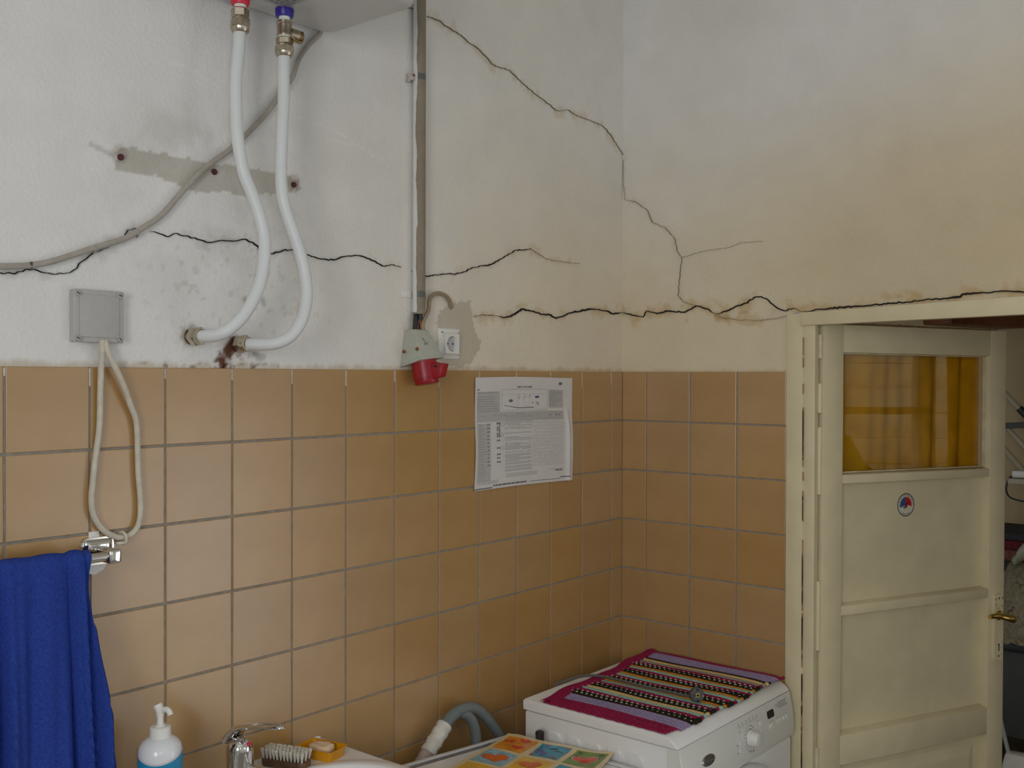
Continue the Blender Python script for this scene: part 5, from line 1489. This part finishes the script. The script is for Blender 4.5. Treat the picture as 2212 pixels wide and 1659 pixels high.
# ------------------------------------------------------------------ drain hose
dh = thing('drain_hose', 'grey drain hose arching behind the white appliance, end in a cloth sleeve', 'hose', (-0.80, -0.05, 0.75))
HP = [(-0.945, -0.052, 0.752), (-0.905, -0.052, 0.787), (-0.868, -0.052, 0.820), (-0.838, -0.050, 0.838), (-0.805, -0.048, 0.848), (-0.768, -0.047, 0.848), (-0.735, -0.047, 0.836), (-0.705, -0.047, 0.812), (-0.675, -0.048, 0.780), (-0.650, -0.050, 0.748), (-0.620, -0.055, 0.70)]
mb = MB().tube(HP[2:], 0.0138, n=18, steps=8, radf=lambda t: 1.0)
ho = mb.build('hose', hose_grey, dh)
Pc = catmull(HP[2:5], 12)
mb = MB()
for i in range(2, len(Pc) - 1, 1):
    d = (Pc[min(i + 1, len(Pc) - 1)] - Pc[i - 1]).normalized()
    mb.lathe(Pc[i] - d * 0.0013, Pc[i] + d * 0.0013, [(0, 0.0136), (0.0008, 0.0150), (0.0018, 0.0150), (0.0026, 0.0136)], 18, True, False)
mb.build('corrugation', hose_grey, ho)
MB().tube([(-0.800, -0.046, 0.842), (-0.772, -0.047, 0.830), (-0.750, -0.049, 0.803), (-0.742, -0.052, 0.765), (-0.745, -0.056, 0.70)], 0.0135, n=18, steps=8).build('hose_branch', hose_grey, dh)
def slv(t): return 1.0 + 0.05 * math.sin(t * 23) + 0.03 * math.sin(t * 61)
mb = MB().tube([(-0.918, -0.052, 0.776), (-0.895, -0.052, 0.796), (-0.872, -0.052, 0.816), (-0.856, -0.051, 0.829)], 0.0195, n=20, steps=8, radf=slv)
mb.build('sleeve', sleeve_m, dh)
MB().tube([(-0.985, -0.052, 0.715), (-0.945, -0.052, 0.752), (-0.915, -0.052, 0.779)], 0.0180, n=18, steps=6).build('wrap', sleeve_b, dh)

# ------------------------------------------------------------------ low white appliance with the placemat
ap = thing('top_loader', 'low white appliance beside the washing machine, half under a placemat', 'appliance', (-0.85, -0.35, 0))
MB().box((-1.14, -0.56, 0.02), (-0.654, -0.10, 0.735), 0.012, 3).build('cabinet', white_enamel, ap)
for fx in (-1.11, -0.685):
    for fy in (-0.53, -0.13):
        MB().cyl((fx, fy, 0), (fx, fy, 0.022), 0.018).build('foot', black_plastic, ap)
tau = R(4.76)
LO = Vector((-0.654, -0.104, 0.768)); E1 = Vector((-math.cos(tau), 0, math.sin(tau))); E2 = Vector((0, -1, 0)); EN = E2.cross(E1); EN = EN if EN.z > 0 else -EN
def lidf(a, b, h):
    p = LO + E1 * a + E2 * b + EN * h
    return (p.x, p.y, p.z)
mb = MB()
mb.prism(rrect(0.0, 0.0, 0.486, 0.456, 0.02, 6), lidf, -0.022, -0.006)
lidm = mb.build('lid', white_enamel, ap)
mb = MB()
ro = rrect(0.0, 0.0, 0.486, 0.456, 0.022, 6); rin = rrect(0.017, 0.012, 0.469, 0.444, 0.012, 6)
m_ = len(ro)
vs_ = [lidf(u, v, -0.012) for u, v in ro] + [lidf(u, v, -0.003) for u, v in ro] + [lidf(u * 0.98 + 0.004, v * 0.98 + 0.004, 0.0) for u, v in ro] + \
      [lidf(u, v, 0.0) for u, v in rin] + [lidf(u, v, -0.008) for u, v in rin]
mb.add(vs_, [(k * m_ + i, k * m_ + (i + 1) % m_, (k + 1) * m_ + (i + 1) % m_, (k + 1) * m_ + i) for k in range(4) for i in range(m_)], True)
mb.build('rim', white_enamel, lidm)
mb = MB()
si = rrect(0.024, 0.032, 0.462, 0.436, 0.012, 6)
for i in range(m_):
    j = (i + 1) % m_
    mb.add([lidf(*rin[i], -0.0045), lidf(*rin[j], -0.0045), lidf(*si[j], -0.0045), lidf(*si[i], -0.0045)], [(0, 1, 2, 3)])
sl_ = mb.build('seal', seal_m, lidm)
mb = MB()
for k in range(26):
    u, v = 0.026 + abs(random.gauss(0, 0.05)), 0.020 + random.uniform(-0.006, 0.008)
    mb.prism(ellipse(u + 0.02, v, random.uniform(0.001, 0.004), random.uniform(0.001, 0.003), 7), lidf, -0.0045, -0.004)
STUFF(mb.build('mould_spots', mould_m, sl_))
mb = MB(); mb.prism(rrect(0.0245, 0.0325, 0.4615, 0.4355, 0.012, 6), lidf, -0.010, -0.003); mb.build('top_panel', white_enamel, lidm)

# placemat with hearts and butterflies
MA = (0.040, 0.014)
mu_ = (math.cos(R(15)), math.sin(R(15))); mv_ = (-math.sin(R(11)), math.cos(R(11)))
MWU, MWV = 0.40, 0.292
def mf(u, v, h):
    a = MA[0] + mu_[0] * u + mv_[0] * v; b = MA[1] + mu_[1] * u + mv_[1] * v
    z = 0.0022 + 0.0020 * math.sin(v * 24 + 0.5) ** 2 + 0.020 * max(0, v / MWV - 0.72) ** 1.3 * max(0, 1 - u / 0.10) * 2 + 0.004 * max(0, 1 - u / 0.04)
    return lidf(a, b, z + h)
pmth = thing('placemat', 'cream placemat printed with hearts and a butterfly on the low appliance', 'placemat', (-0.75, -0.25, 0.78))
mb = MB()
mb.grid(50, 44, lambda a, b: mf(a * MWU, b * MWV, 0.001))
mb.grid(50, 44, lambda a, b: mf(a * MWU, b * MWV, -0.001))
no = 51 * 45
bd1 = [i for i in range(51)] + [j * 51 + 50 for j in range(1, 45)] + [44 * 51 + i for i in range(49, -1, -1)] + [j * 51 for j in range(43, 0, -1)]
mb.add([mb.v[i] for i in bd1] + [mb.v[no + i] for i in bd1], [(i, (i + 1) % len(bd1), len(bd1) + (i + 1) % len(bd1), len(bd1) + i) for i in range(len(bd1))])
mb.build('sheet', mat_cream, pmth)
def pcell(u0_, v0_, u1_, v1_, m, nm='printed_square'):
    rnd_ = random.Random(int(u0_ * 1000 + v0_ * 77))
    j = lambda: rnd_.uniform(-0.003, 0.003)
    c = [(u0_ + j(), v0_ + j()), (u1_ + j(), v0_ + j()), (u1_ + j(), v1_ + j()), (u0_ + j(), v1_ + j())]
    mb = MB()
    def g(a, b):
        x = (c[0][0] * (1 - a) + c[1][0] * a) * (1 - b) + (c[3][0] * (1 - a) + c[2][0] * a) * b
        y = (c[0][1] * (1 - a) + c[1][1] * a) * (1 - b) + (c[3][1] * (1 - a) + c[2][1] * a) * b
        return mf(x, y, 0.0014)
    mb.grid(14, 14, g)
    return mb.build(nm, m, pmth, fix=False)
def pp(polys, m, parent, h=0.0020, nm='printed_motif'):
    mb = MB()
    for p in polys:
        c = (sum(a for a, _ in p) / len(p), sum(b for _, b in p) / len(p))
        n = len(p)
        mb.add([mf(*c, h)] + [mf(a, b, h) for a, b in p], [(0, i + 1, (i + 1) % n + 1) for i in range(n)])
    return mb.build(nm, m, parent, fix=False)
U0, U1, U2, U3, U4, U5 = 0.014, 0.118, 0.136, 0.240, 0.258, 0.362
VA, VB, VC, VD, VE, VF = 0.014, 0.094, 0.108, 0.188, 0.202, 0.280
c1 = pcell(U0, VA, U1, VB, p_orange)
pp([heart(0.052, 0.030, 0.016, 2.2), heart(0.030, 0.062, 0.015, 1.7), heart(0.084, 0.066, 0.0175, 1.9)], p_red, c1)
pp([ellipse(0.048 + 0.002, 0.026, 0.002, 0.0015, 8), ellipse(0.026, 0.058, 0.002, 0.0015, 8), ellipse(0.080, 0.061, 0.002, 0.0015, 8)], p_yellow, c1, 0.0024, 'printed_gleam')
pp([ellipse(a, b, 0.0015, 0.0015, 8) for a, b in ((0.02, 0.03), (0.10, 0.022), (0.108, 0.05), (0.06, 0.085), (0.02, 0.086), (0.10, 0.088), (0.016, 0.05))], p_red, c1, 0.0022, 'printed_dots')
c2 = pcell(U0, VC, U1, VD, p_blue)
pp([ellipse(0.070, 0.125, 0.017, 0.0065, 18, 0.9), ellipse(0.088, 0.138, 0.016, 0.0065, 18, -0.1), ellipse(0.084, 0.118, 0.012, 0.005, 18, 0.5)], p_violet, c2)
pp([ellipse(0.040, 0.146, 0.0125, 0.0048, 18, 1.9), [(0.048, 0.158), (0.052, 0.157), (0.056, 0.178), (0.054, 0.178)], [(0.076, 0.140), (0.0775, 0.1415), (0.052, 0.160), (0.051, 0.159)]], p_dark, c2)
pp([heart(0.026, 0.124, 0.006, 2.0), heart(0.024, 0.176, 0.006, 1.4), heart(0.106, 0.116, 0.006, 2.4), heart(0.104, 0.172, 0.006, 2.0)], p_red, c2, 0.0022)
c3 = pcell(U0, VE, U1, VF, p_green)
pp([heart(0.070, 0.242, 0.036, 2.0)], p_white, c3, 0.0018)
pp([heart(0.070, 0.242, 0.0335, 2.0)], p_red, c3, 0.0021)
pp([[(0.066 + 0.006 * k, 0.226), (0.069 + 0.006 * k, 0.226), (0.075 + 0.006 * k, 0.258), (0.073 + 0.006 * k, 0.258)] for k in range(4)], p_redor, c3, 0.0024, 'printed_strokes')
sp_ = []
for (a, b) in ((0.030, 0.214), (0.026, 0.268), (0.050, 0.268), (0.052, 0.212)):
    for r_ in (0.0035, 0.0065):
        o_ = ellipse(a, b, r_, r_, 14); i_ = ellipse(a, b, r_ - 0.0012, r_ - 0.0012, 14)
        for i in range(13):
            sp_.append([o_[i], o_[i + 1], i_[i + 1], i_[i]])
pp(sp_, p_dark, c3, 0.0022, 'printed_spirals')
c4 = pcell(U2, VA, U3, VB, p_lblue)
pp([heart(0.192, 0.056, 0.036, 2.0)], p_redor, c4)
pp([[(0.165 + 0.004 * k, 0.030), (0.167 + 0.004 * k, 0.030), (0.169 + 0.004 * k, 0.036), (0.167 + 0.004 * k, 0.036)] for k in range(3)] + [ellipse(a, b, 0.003, 0.0012, 8, 0.7) for a, b in ((0.150, 0.025), (0.150, 0.085), (0.230, 0.03), (0.144, 0.070), (0.158, 0.088))], p_blue, c4, 0.0022, 'printed_strokes')
c5 = pcell(U2, VC, U3, VD, p_yellow)
pp([heart(0.185, 0.148, 0.030, 2.0)], p_redor, c5)
c6 = pcell(U2, VE, U3, VF, p_blue)
pp([heart(0.185, 0.240, 0.022, 2.0)], p_violet, c6)
c7 = pcell(U4, VA, U5, VB, p_yellow); pp([heart(0.31, 0.055, 0.024, 2.0)], p_red, c7)
c8 = pcell(U4, VC, U5, VD, p_green); pp([heart(0.31, 0.148, 0.024, 2.0)], p_orange, c8)
c9 = pcell(U4, VE, U5, VF, p_orange); pp([heart(0.31, 0.240, 0.024, 2.0)], p_red, c9)

kb = MB().lathe((-0.6675, -0.200, 0.768), (-0.6675, -0.200, 0.797), [(0, 0.0110), (0.018, 0.0110), (0.021, 0.0118), (0.026, 0.0112), (0.029, 0.0075)], 24)
tag(kb.build('black_cap', black_plastic), 'small black cap standing between placemat and washing machine', 'cap')

# ------------------------------------------------------------------ washing machine
wm = thing('washing_machine', 'white front-loading washing machine in the tiled corner', 'washing machine', (-0.33, -0.35, 0))
X0, X1, Y0, Y1, ZW = -0.632, -0.036, -0.116, -0.566, 0.852
mb = MB()
mb.box((X0 + 0.003, Y1 + 0.005, 0.02), (X1 - 0.003, Y0 - 0.004, 0.823), 0.006, 2)
cab = mb.build('cabinet', white_enamel, wm)
# embossed ribs on the left side
for ya, yb in ((-0.203, -0.241), (-0.262, -0.301), (-0.322, -0.362), (-0.382, -0.423), (-0.442, -0.483)):
    mb = MB()
    zt2 = 0.789
    n = 10
    for k in range(2):
        pass
    pts_ = []
    r_ = 0.016
    out_ = [(ya, 0.30), (ya, zt2 - 0.004)]
    prof = [(ya + 0.0, 0.30)] 
    a_, b_ = yb + r_, zt2 - r_
    path_ = [(ya - 0.002, 0.30), (ya - 0.002, zt2 - 0.002)] 
    poly = [(ya, 0.30), (ya, zt2)] + [(a_ + r_ * math.cos(PI / 2 + PI / 2 * i / n), b_ + r_ * math.sin(PI / 2 + PI / 2 * i / n)) for i in range(n + 1)] + [(yb, 0.30)]
    cyc = sum(p[0] for p in poly) / len(poly)
    ins = [(cyc + (y - cyc) * 0.90, z - (0.003 if z > 0.5 else 0)) for y, z in poly]
    m_ = len(poly)
    vs_ = [(X0 + 0.0031, y, z) for y, z in poly] + [(X0 - 0.0050, y, z) for y, z in ins]
    fs_ = [(i, (i + 1) % m_, m_ + (i + 1) % m_, m_ + i) for i in range(m_)] + [tuple(m_ + i for i in range(m_))]
    mb.add(vs_, fs_)
    mb.build('rib', white_enamel, cab)
# lid with rounded front
def lidp(y, z): return (y, z)
pr = [(Y0, 0.826), (Y0 + 0.001, ZW - 0.005), (Y0 - 0.004, ZW), (Y1 + 0.055, ZW), (Y1 + 0.030, ZW - 0.0015), (Y1 + 0.012, ZW - 0.006), (Y1 - 0.001, ZW - 0.014), (Y1 - 0.010, ZW - 0.0245), (Y1 - 0.0105, 0.826)]
def extr(poly, xa, xb, bev=0.0):
    mb = MB()
    n = len(poly)
    rows = [(xa, 0.004), (xa + 0.0015, 0.0012), (xa + 0.004, 0), (xb - 0.004, 0), (xb - 0.0015, 0.0012), (xb, 0.004)] if bev else [(xa, 0), (xb, 0)]
    cy_ = sum(p[0] for p in poly) / n; cz_ = min(p[1] for p in poly)
    vs = []
    for x, ins_ in rows:
        for y, z in poly:
            vs.append((x, y + (ins_ if y < cy_ else -ins_) * 0.5, z - ins_ * (1 if z > cz_ + 0.01 else 0)))
    fs = []
    for k in range(len(rows) - 1):
        for i in range(n):
            j = (i + 1) % n
            fs.append((k * n + i, k * n + j, (k + 1) * n + j, (k + 1) * n + i))
    fs.append(tuple(range(n - 1, -1, -1))); fs.append(tuple((len(rows) - 1) * n + i for i in range(n)))
    mb.add(vs, fs, True)
    return mb
extr(pr, X0, X1, 1).build('lid', white_enamel, wm)
# control panel: bulging forward below the lid
cpz = [(0.8245, -0.5775), (0.812, -0.5815), (0.790, -0.5865), (0.765, -0.5905), (0.740, -0.5925), (0.718, -0.5925), (0.708, -0.589), (0.705, -0.584)]
pp_ = [(Y1 + 0.02, 0.8245)] + [(y, z) for z, y in cpz] + [(Y1 + 0.02, 0.705)]
extr(pp_, X0 + 0.001, X1 - 0.001, 1).build('control_panel', panel_white, wm)
def fy(z):
    for (za, ya), (zb_, yb_) in zip(cpz[:-1], cpz[1:]):
        if zb_ <= z <= za:
            t = (za - z) / (za - zb_)
            return ya + (yb_ - ya) * t
    return cpz[-1][1]
fp = lambda u, v, h: (u, fy(v) - h, v)
frm = MB().box((X0 + 0.002, -0.584, 0.06), (X1 - 0.002, Y1 + 0.02, 0.703), 0.008, 3)
frm.build('front_panel', white_enamel, wm)
MB().box((X0 + 0.01, -0.575, 0.0), (X1 - 0.01, Y0 - 0.02, 0.06), 0.004).build('plinth', grey_plastic, wm)
# round door
mb = MB()
dcx, dcz = -0.315, 0.512
yb0 = -0.583
mb.lathe((dcx, yb0, dcz), (dcx, yb0 - 0.05, dcz), [(0, 0.190), (0.016, 0.189), (0.030, 0.182), (0.038, 0.168), (0.038, 0.140), (0.018, 0.122)], 56, True, False)
dr = mb.build('door', mat('door_ring', (0.62, 0.62, 0.62), rough=0.3), wm)
MB().lathe((dcx, yb0 - 0.012, dcz), (dcx, yb0 - 0.026, dcz), [(0, 0.124), (0.004, 0.122), (0.010, 0.09), (0.014, 0.02)], 40).build('door_glass', mat('dark_glass', (0.03, 0.03, 0.035), rough=0.08), dr)
# dial
DX, DZ = -0.296, 0.766
mb = MB()
y_ = fy(DZ)
mb.lathe((DX, y_ + 0.004, DZ), (DX, y_ - 0.026, DZ), [(0, 0.0215), (0.006, 0.0215), (0.008, 0.0195), (0.024, 0.0175), (0.028, 0.0155), (0.0295, 0.012)], 36)
dl = mb.build('dial', panel_white, wm)
o_ = ellipse(DX, DZ, 0.0235, 0.0235, 40); i_ = ellipse(DX, DZ, 0.0222, 0.0222, 40)
mb = MB()
for i in range(4, 26):
    mb.add([fp(*o_[i], 0.0006), fp(*o_[i + 1], 0.0006), fp(*i_[i + 1], 0.0006), fp(*i_[i], 0.0006)], [(0, 1, 2, 3)])
mb.build('dial_ring', ink, dl)
# display
mb = MB(); mb.prism(rrect(-0.190, 0.7865, -0.152, 0.8055, 0.005), fp, -0.001, 0.0012)
mb.build('display', black_plastic, wm)
# badge
BCX, BCZ = -0.512, 0.772
mb = MB()
rows = [(1.0, 0.0), (0.97, 0.0022), (0.86, 0.0034)]
el = ellipse(0, 0, 1, 1, 40)
vs_ = [fp(BCX + a * 0.0305 * s, BCZ + b * 0.0130 * s, h) for s, h in rows for a, b in el]
fs_ = [(k * 40 + i, k * 40 + (i + 1) % 40, (k + 1) * 40 + (i + 1) % 40, (k + 1) * 40 + i) for k in range(2) for i in range(40)] + [tuple(80 + i for i in range(40))]
mb.add(vs_, fs_, True)
bg = mb.build('badge', silver_badge, wm)
mb = MB(); add_text(mb, 'Whirlpool', 0.0110, fp, BCX, BCZ - 0.0035, 0.0038, 'c', True, 0.0)
o_ = ellipse(BCX + 0.001, BCZ + 0.001, 0.024, 0.0075, 40, 0.18); i_ = ellipse(BCX + 0.001, BCZ + 0.001, 0.0232, 0.0066, 40, 0.18)
for i in range(2, 30):
    mb.add([fp(*o_[i], 0.0038), fp(*o_[i + 1], 0.0038), fp(*i_[i + 1], 0.0038), fp(*i_[i], 0.0038)], [(0, 1, 2, 3)])
mb.build('badge_lettering', ink, bg)
# buttons
mb = None
for (u, v) in ((-0.350, 0.766), (-0.350, 0.748), (-0.232, 0.786), (-0.232, 0.766), (-0.180, 0.765), (-0.168, 0.765), (-0.135, 0.768), (-0.118, 0.768), (-0.101, 0.768), (-0.084, 0.768)):
    mb = MB(); mb.prism(ellipse(u, v, 0.0048, 0.0062, 18), fp, -0.001, 0.0022)
    mb.build('button', panel_white, wm)
# printing on the panel
mb = MB()
dots = [(-0.345 + k * 0.0195, 0.8045 + 0.0002 * k) for k in range(6)]
for (u, v) in dots: flat(mb, ellipse(u, v, 0.0013, 0.0013, 10), fp, 0.0006)
for k in range(5):
    flat(mb, [(dots[k][0] + 0.003, 0.8043), (dots[k + 1][0] - 0.003, 0.8043), (dots[k + 1][0] - 0.003, 0.8048), (dots[k][0] + 0.003, 0.8048)], fp, 0.0006)
for k in range(6): flat(mb, [(dots[k][0] - 0.002, 0.8095), (dots[k][0] + 0.002, 0.8095), (dots[k][0] + 0.002, 0.8115), (dots[k][0] - 0.002, 0.8115)], fp, 0.0006)
for k in range(14):
    a = PI * 0.25 + k * PI * 1.25 / 13
    flat(mb, ellipse(DX + 0.031 * math.cos(a), DZ + 0.031 * math.sin(a), 0.0016, 0.0018, 8), fp, 0.0006)
for (u, v, w_, h_) in ((-0.345, 0.7935, 0.003, 0.004), (-0.366, 0.766, 0.004, 0.005), (-0.366, 0.747, 0.004, 0.005), (-0.338, 0.768, 0.0016, 0.0022), (-0.338, 0.750, 0.0016, 0.0022), (-0.298, 0.733, 0.003, 0.007), (-0.283, 0.731, 0.005, 0.008),
                       (-0.245, 0.797, 0.003, 0.003), (-0.226, 0.798, 0.002, 0.002), (-0.240, 0.760, 0.002, 0.002), (-0.186, 0.779, 0.0016, 0.002), (-0.132, 0.8085, 0.003, 0.007), (-0.137, 0.786, 0.0015, 0.0018), (-0.120, 0.786, 0.0015, 0.0018), (-0.103, 0.786, 0.0015, 0.0018), (-0.086, 0.786, 0.0015, 0.0018)):
    flat(mb, ellipse(u, v, w_ / 2, h_ / 2, 10), fp, 0.0006)
for r_ in range(4):
    x_ = -0.122
    while x_ < -0.075:
        l_ = random.uniform(0.003, 0.010)
        flat(mb, [(x_, 0.812 - r_ * 0.0045), (x_ + l_, 0.812 - r_ * 0.0045), (x_ + l_, 0.8138 - r_ * 0.0045), (x_, 0.8138 - r_ * 0.0045)], fp, 0.0006)
        x_ += l_ + 0.0025
for u in (-0.139, -0.122, -0.105, -0.088, -0.182, -0.170):
    flat(mb, [(u, 0.776), (u + 0.008, 0.776), (u + 0.008, 0.7772), (u, 0.7772)], fp, 0.0006)
STUFF(mb.build('panel_print', ink, wm))

# ------------------------------------------------------------------ crocheted runner on top
CZ = ZW + 0.0015
runner = thing('crochet_runner', 'striped crocheted runner spread over the washing machine', 'runner', (-0.33, -0.34, CZ))
seq = [('crimson', 0.046, 0), ('lavender', 0.042, 0)]
grp = [[('black', 0.030, 1), ('crimson', 0.014, 0), ('turquoise', 0.014, 0), ('yellow', 0.014, 0)],
       [('black', 0.028, 1), ('crimson', 0.014, 0), ('turquoise', 0.015, 0), ('orange', 0.014, 0)],
       [('black', 0.028, 1), ('crimson', 0.014, 0), ('turquoise', 0.015, 0), ('orange', 0.014, 0)],
       [('black', 0.027, 1), ('crimson', 0.014, 0), ('turquoise', 0.013, 0), ('orange', 0.013, 0)],
       [('black', 0.026, 1), ('crimson', 0.014, 0), ('grey', 0.015, 0), ('yellow', 0.015, 0), ('black', 0.010, 0)]]
for g in grp: seq += g
seq += [('lavender', 0.048, 0), ('crimson', 0.014, 0)]
tot = sum(s[1] for s in seq)
XA, XB = -0.622, -0.026
def yback(x):
    t = (x - XA) / (XB - XA)
    return -0.178 + 0.048 * t + 0.006 * math.sin(t * 9) - 0.004 * math.sin(t * 23)
def yfront(x):
    t = (x - XA) / (XB - XA)
    return -0.548 - 0.004 * math.sin(t * 14) + (0.008 if t < 0.08 else 0)
def top_z(y):
    """the lid's upper surface with its rounded front edge"""
    ys_ = [p[0] for p in pr[2:8]]; zs_ = [p[1] for p in pr[2:8]]
    if y >= ys_[1]: return ZW
    for (ya, za), (yb_, zb_) in zip(pr[3:7], pr[4:8]):
        if yb_ <= y <= ya:
            t = (ya - y) / (ya - yb_)
            return za + (zb_ - za) * t
    return pr[7][1]
def stripe(xa, xb, colname, dotted, si):
    wd = xb - xa
    rows = 2 if dotted else max(1, int(round(wd / 0.014)))
    nu = max(5, int(wd / 0.0017)); nv = 230
    us = np.linspace(0, 1, nu + 1); vs_ = np.linspace(0, 1, nv + 1)
    mb = MB()
    Vv_ = []
    for v in vs_:
        for u in us:
            x = xa + wd * u
            s0, s1 = yback(x), yfront(x)
            y = s0 + (s1 - s0) * v
            ph = (y * 2 * PI / 0.0088) + si * 1.3
            rr_ = abs(math.sin(PI * rows * u)) ** 0.6
            st = 0.5 + 0.5 * math.sin(ph + PI * int(min(rows - 1, u * rows)))
            h = 0.0012 + 0.0038 * rr_ * (0.62 + 0.38 * st) + 0.0012 * math.sin(x * 31 + y * 17)
            x += 0.0013 * math.sin(ph) * math.sin(PI * u + 0.6) + 0.004 * math.sin(v * 5 + si * 0.2) * (0.3 + 0.7 * v) * 0.6
            Vv_.append((x, y, top_z(y) + 0.0012 + max(0.0006, h)))
    fs = [(j * (nu + 1) + i, j * (nu + 1) + i + 1, (j + 1) * (nu + 1) + i + 1, (j + 1) * (nu + 1) + i) for j in range(nv) for i in range(nu)]
    mb.add(Vv_, fs, True)
    # rounded turn at the front end
    c = ((xa + xb) / 2 + 0.0022, yfront((xa + xb) / 2) - 0.003, top_z(yfront((xa + xb) / 2)) + 0.0072)
    if wd < 0.02:
        mb.ball(c, 0.5 * wd, 12, (1.0, 0.7, 0.55))
    elif dotted:
        for q in (-0.25, 0.25): mb.ball((c[0] + q * wd, c[1], c[2]), 0.28 * wd, 12, (1.0, 0.8, 0.6))
    o = mb.build('stripe', yarn[colname], runner, fix=False)
    return o
x = XA
sc_ = (XB - XA) / tot
dots_mb = MB()
for si, (cn_, wd, dt) in enumerate(seq):
    wd *= sc_
    stripe(x, x + wd, cn_, dt, si)
    if dt:      # cream stitches pulled over both edges and the middle of the dark bands
        for q, off in ((0.27, 0.0), (0.76, 0.5)):
            xx = x + wd * q
            n_ = int((yback(xx) - yfront(xx)) / 0.0156)
            for k in range(n_):
                y = yback(xx) - 0.008 - (k + off) * 0.0156
                if y < yfront(xx): continue
                xw = xx + 0.004 * math.sin((y - yback(xx)) / (yfront(xx) - yback(xx)) * 5 + si * 0.2) * 0.5
                dots_mb.tube([(xw - 0.0018, y + 0.0020, top_z(y) + 0.0046), (xw + 0.0004, y + 0.0010, top_z(y) + 0.0066), (xw + 0.0014, y - 0.0010, top_z(y) + 0.0064), (xw + 0.0010, y - 0.0022, top_z(y) + 0.0044)], 0.00105, n=6, steps=3)
    x += wd
cst = dots_mb.build('cream_stitches', yarn['white'], runner, fix=False)
cst['kind'] = 'stuff'
# crimson border along the back and its scalloped left edge
mb = MB()
nseg = 200
Pb = []
def hb(x, k): return top_z(-0.2) + 0.0045 + 0.0022 * math.sin(x * 700 + k * 2)
vv = []
for i in range(nseg + 1):
    xq = XA - 0.004 + (XB - XA) * i / nseg
    for k in range(9):
        t = k / 8
        y = yback(xq) + 0.012 - 0.042 * t + 0.0016 * math.sin(xq * 700) * (1 if k in (0, 8) else 0)
        vv.append((xq + 0.004 * math.sin(t * 3), y, ZW + 0.0025 + (0.0075 * math.sin(PI * t) ** 0.5) * (0.8 + 0.25 * math.sin(xq * 700 + t * 9))))
mb.add(vv, [(i * 9 + k, i * 9 + k + 1, (i + 1) * 9 + k + 1, (i + 1) * 9 + k) for i in range(nseg) for k in range(8)], True)
lab(mb.build('border', yarn['crimson'], runner, fix=False), 'crimson border along the back edge')
mb = MB()
for k in range(46):
    y = yback(XA) - (k + 0.5) * (yback(XA) - yfront(XA)) / 46
    mb.ball((XA - 0.002 + 0.0012 * math.sin(k * 1.7), y, ZW + 0.0034), 0.0062, 8, (0.9, 0.62, 0.5))
o = mb.build('scalloped_edge', yarn['crimson'], runner, fix=False); o['kind'] = 'stuff'
mb = MB()
for k in range(24):
    y = yback(XA + 0.02) - 0.02 - (k + 0.5) * 0.0156
    if y < yfront(XA) + 0.01: break
    mb.ball((XA + 0.029 * sc_, y, ZW + 0.0053), 0.0030, 8, (0.8, 1.1, 0.5))
mb.build('openwork_holes', mat('yarn_gap', (0.10, 0.008, 0.025), rough=1.0), runner, fix=False)['kind'] = 'stuff'

# power cord and plug lying on the runner
wc = thing('power_cable', 'grey power cable with a round plug lying across the crocheted runner', 'power cable', (-0.40, -0.3, ZW))
hz = ZW + 0.0152
WC = [(-0.52, -0.100, 0.70), (-0.50, -0.098, 0.80), (-0.475, -0.104, ZW - 0.004), (-0.452, -0.122, ZW + 0.0075), (-0.425, -0.138, ZW + 0.0135), (-0.392, -0.160, hz), (-0.378, -0.200, hz), (-0.380, -0.260, hz), (-0.383, -0.330, hz), (-0.382, -0.400, hz), (-0.384, -0.450, hz + 0.001), (-0.388, -0.476, hz + 0.006)]
MB().tube(WC, 0.0040, n=10, steps=8).build('cord', cord_grey, wc)
pd = Vector((0.10, -0.90, -0.30)).normalized() * 1.0
pd = Vector((-0.62, -0.72, 0.12)).normalized()
pc0 = Vector((-0.388, -0.485, ZW + 0.0270))
mb = MB().lathe(pc0 - pd * 0.010, pc0 + pd * 0.014, [(0, 0.0110), (0.004, 0.0165), (0.008, 0.0182), (0.022, 0.0182), (0.024, 0.0156)], 30)
pg = mb.build('plug', plug_grey, wc)
t1 = pd.cross(Vector((0, 0, 1))).normalized(); t2 = t1.cross(pd)
for s in (-1, 1):
    b0 = pc0 + pd * 0.0138 + t1 * (0.0095 * s)
    MB().cyl(b0, b0 + pd * 0.013, 0.0024, n=12).build('pin', screw_m, pg)
mb = MB().lathe(pc0 + pd * 0.0139, pc0 + pd * 0.0150, [(0, 0.0060), (0.001, 0.0056), (0.0011, 0.0034)], 16)
mb.build('earth_contact', brass, pg)
MB().cyl(pc0 + pd * 0.0141, pc0 + pd * 0.0152, 0.0032, n=12).build('contact_hole', dark_hole, pg)
for s in (-1, 1):
    b0 = pc0 + pd * 0.0139 + t2 * (0.0135 * s)
    MB().cyl(b0, b0 + pd * 0.0006, 0.003, n=10).build('contact_hole', dark_hole, pg)
mb = MB().tube([(-0.3865, -0.470, hz + 0.005), (-0.388, -0.478, ZW + 0.0240), pc0 - pd * 0.006], 0.0068, n=12, steps=6)
mb.build('strain_relief', plug_grey, pg)
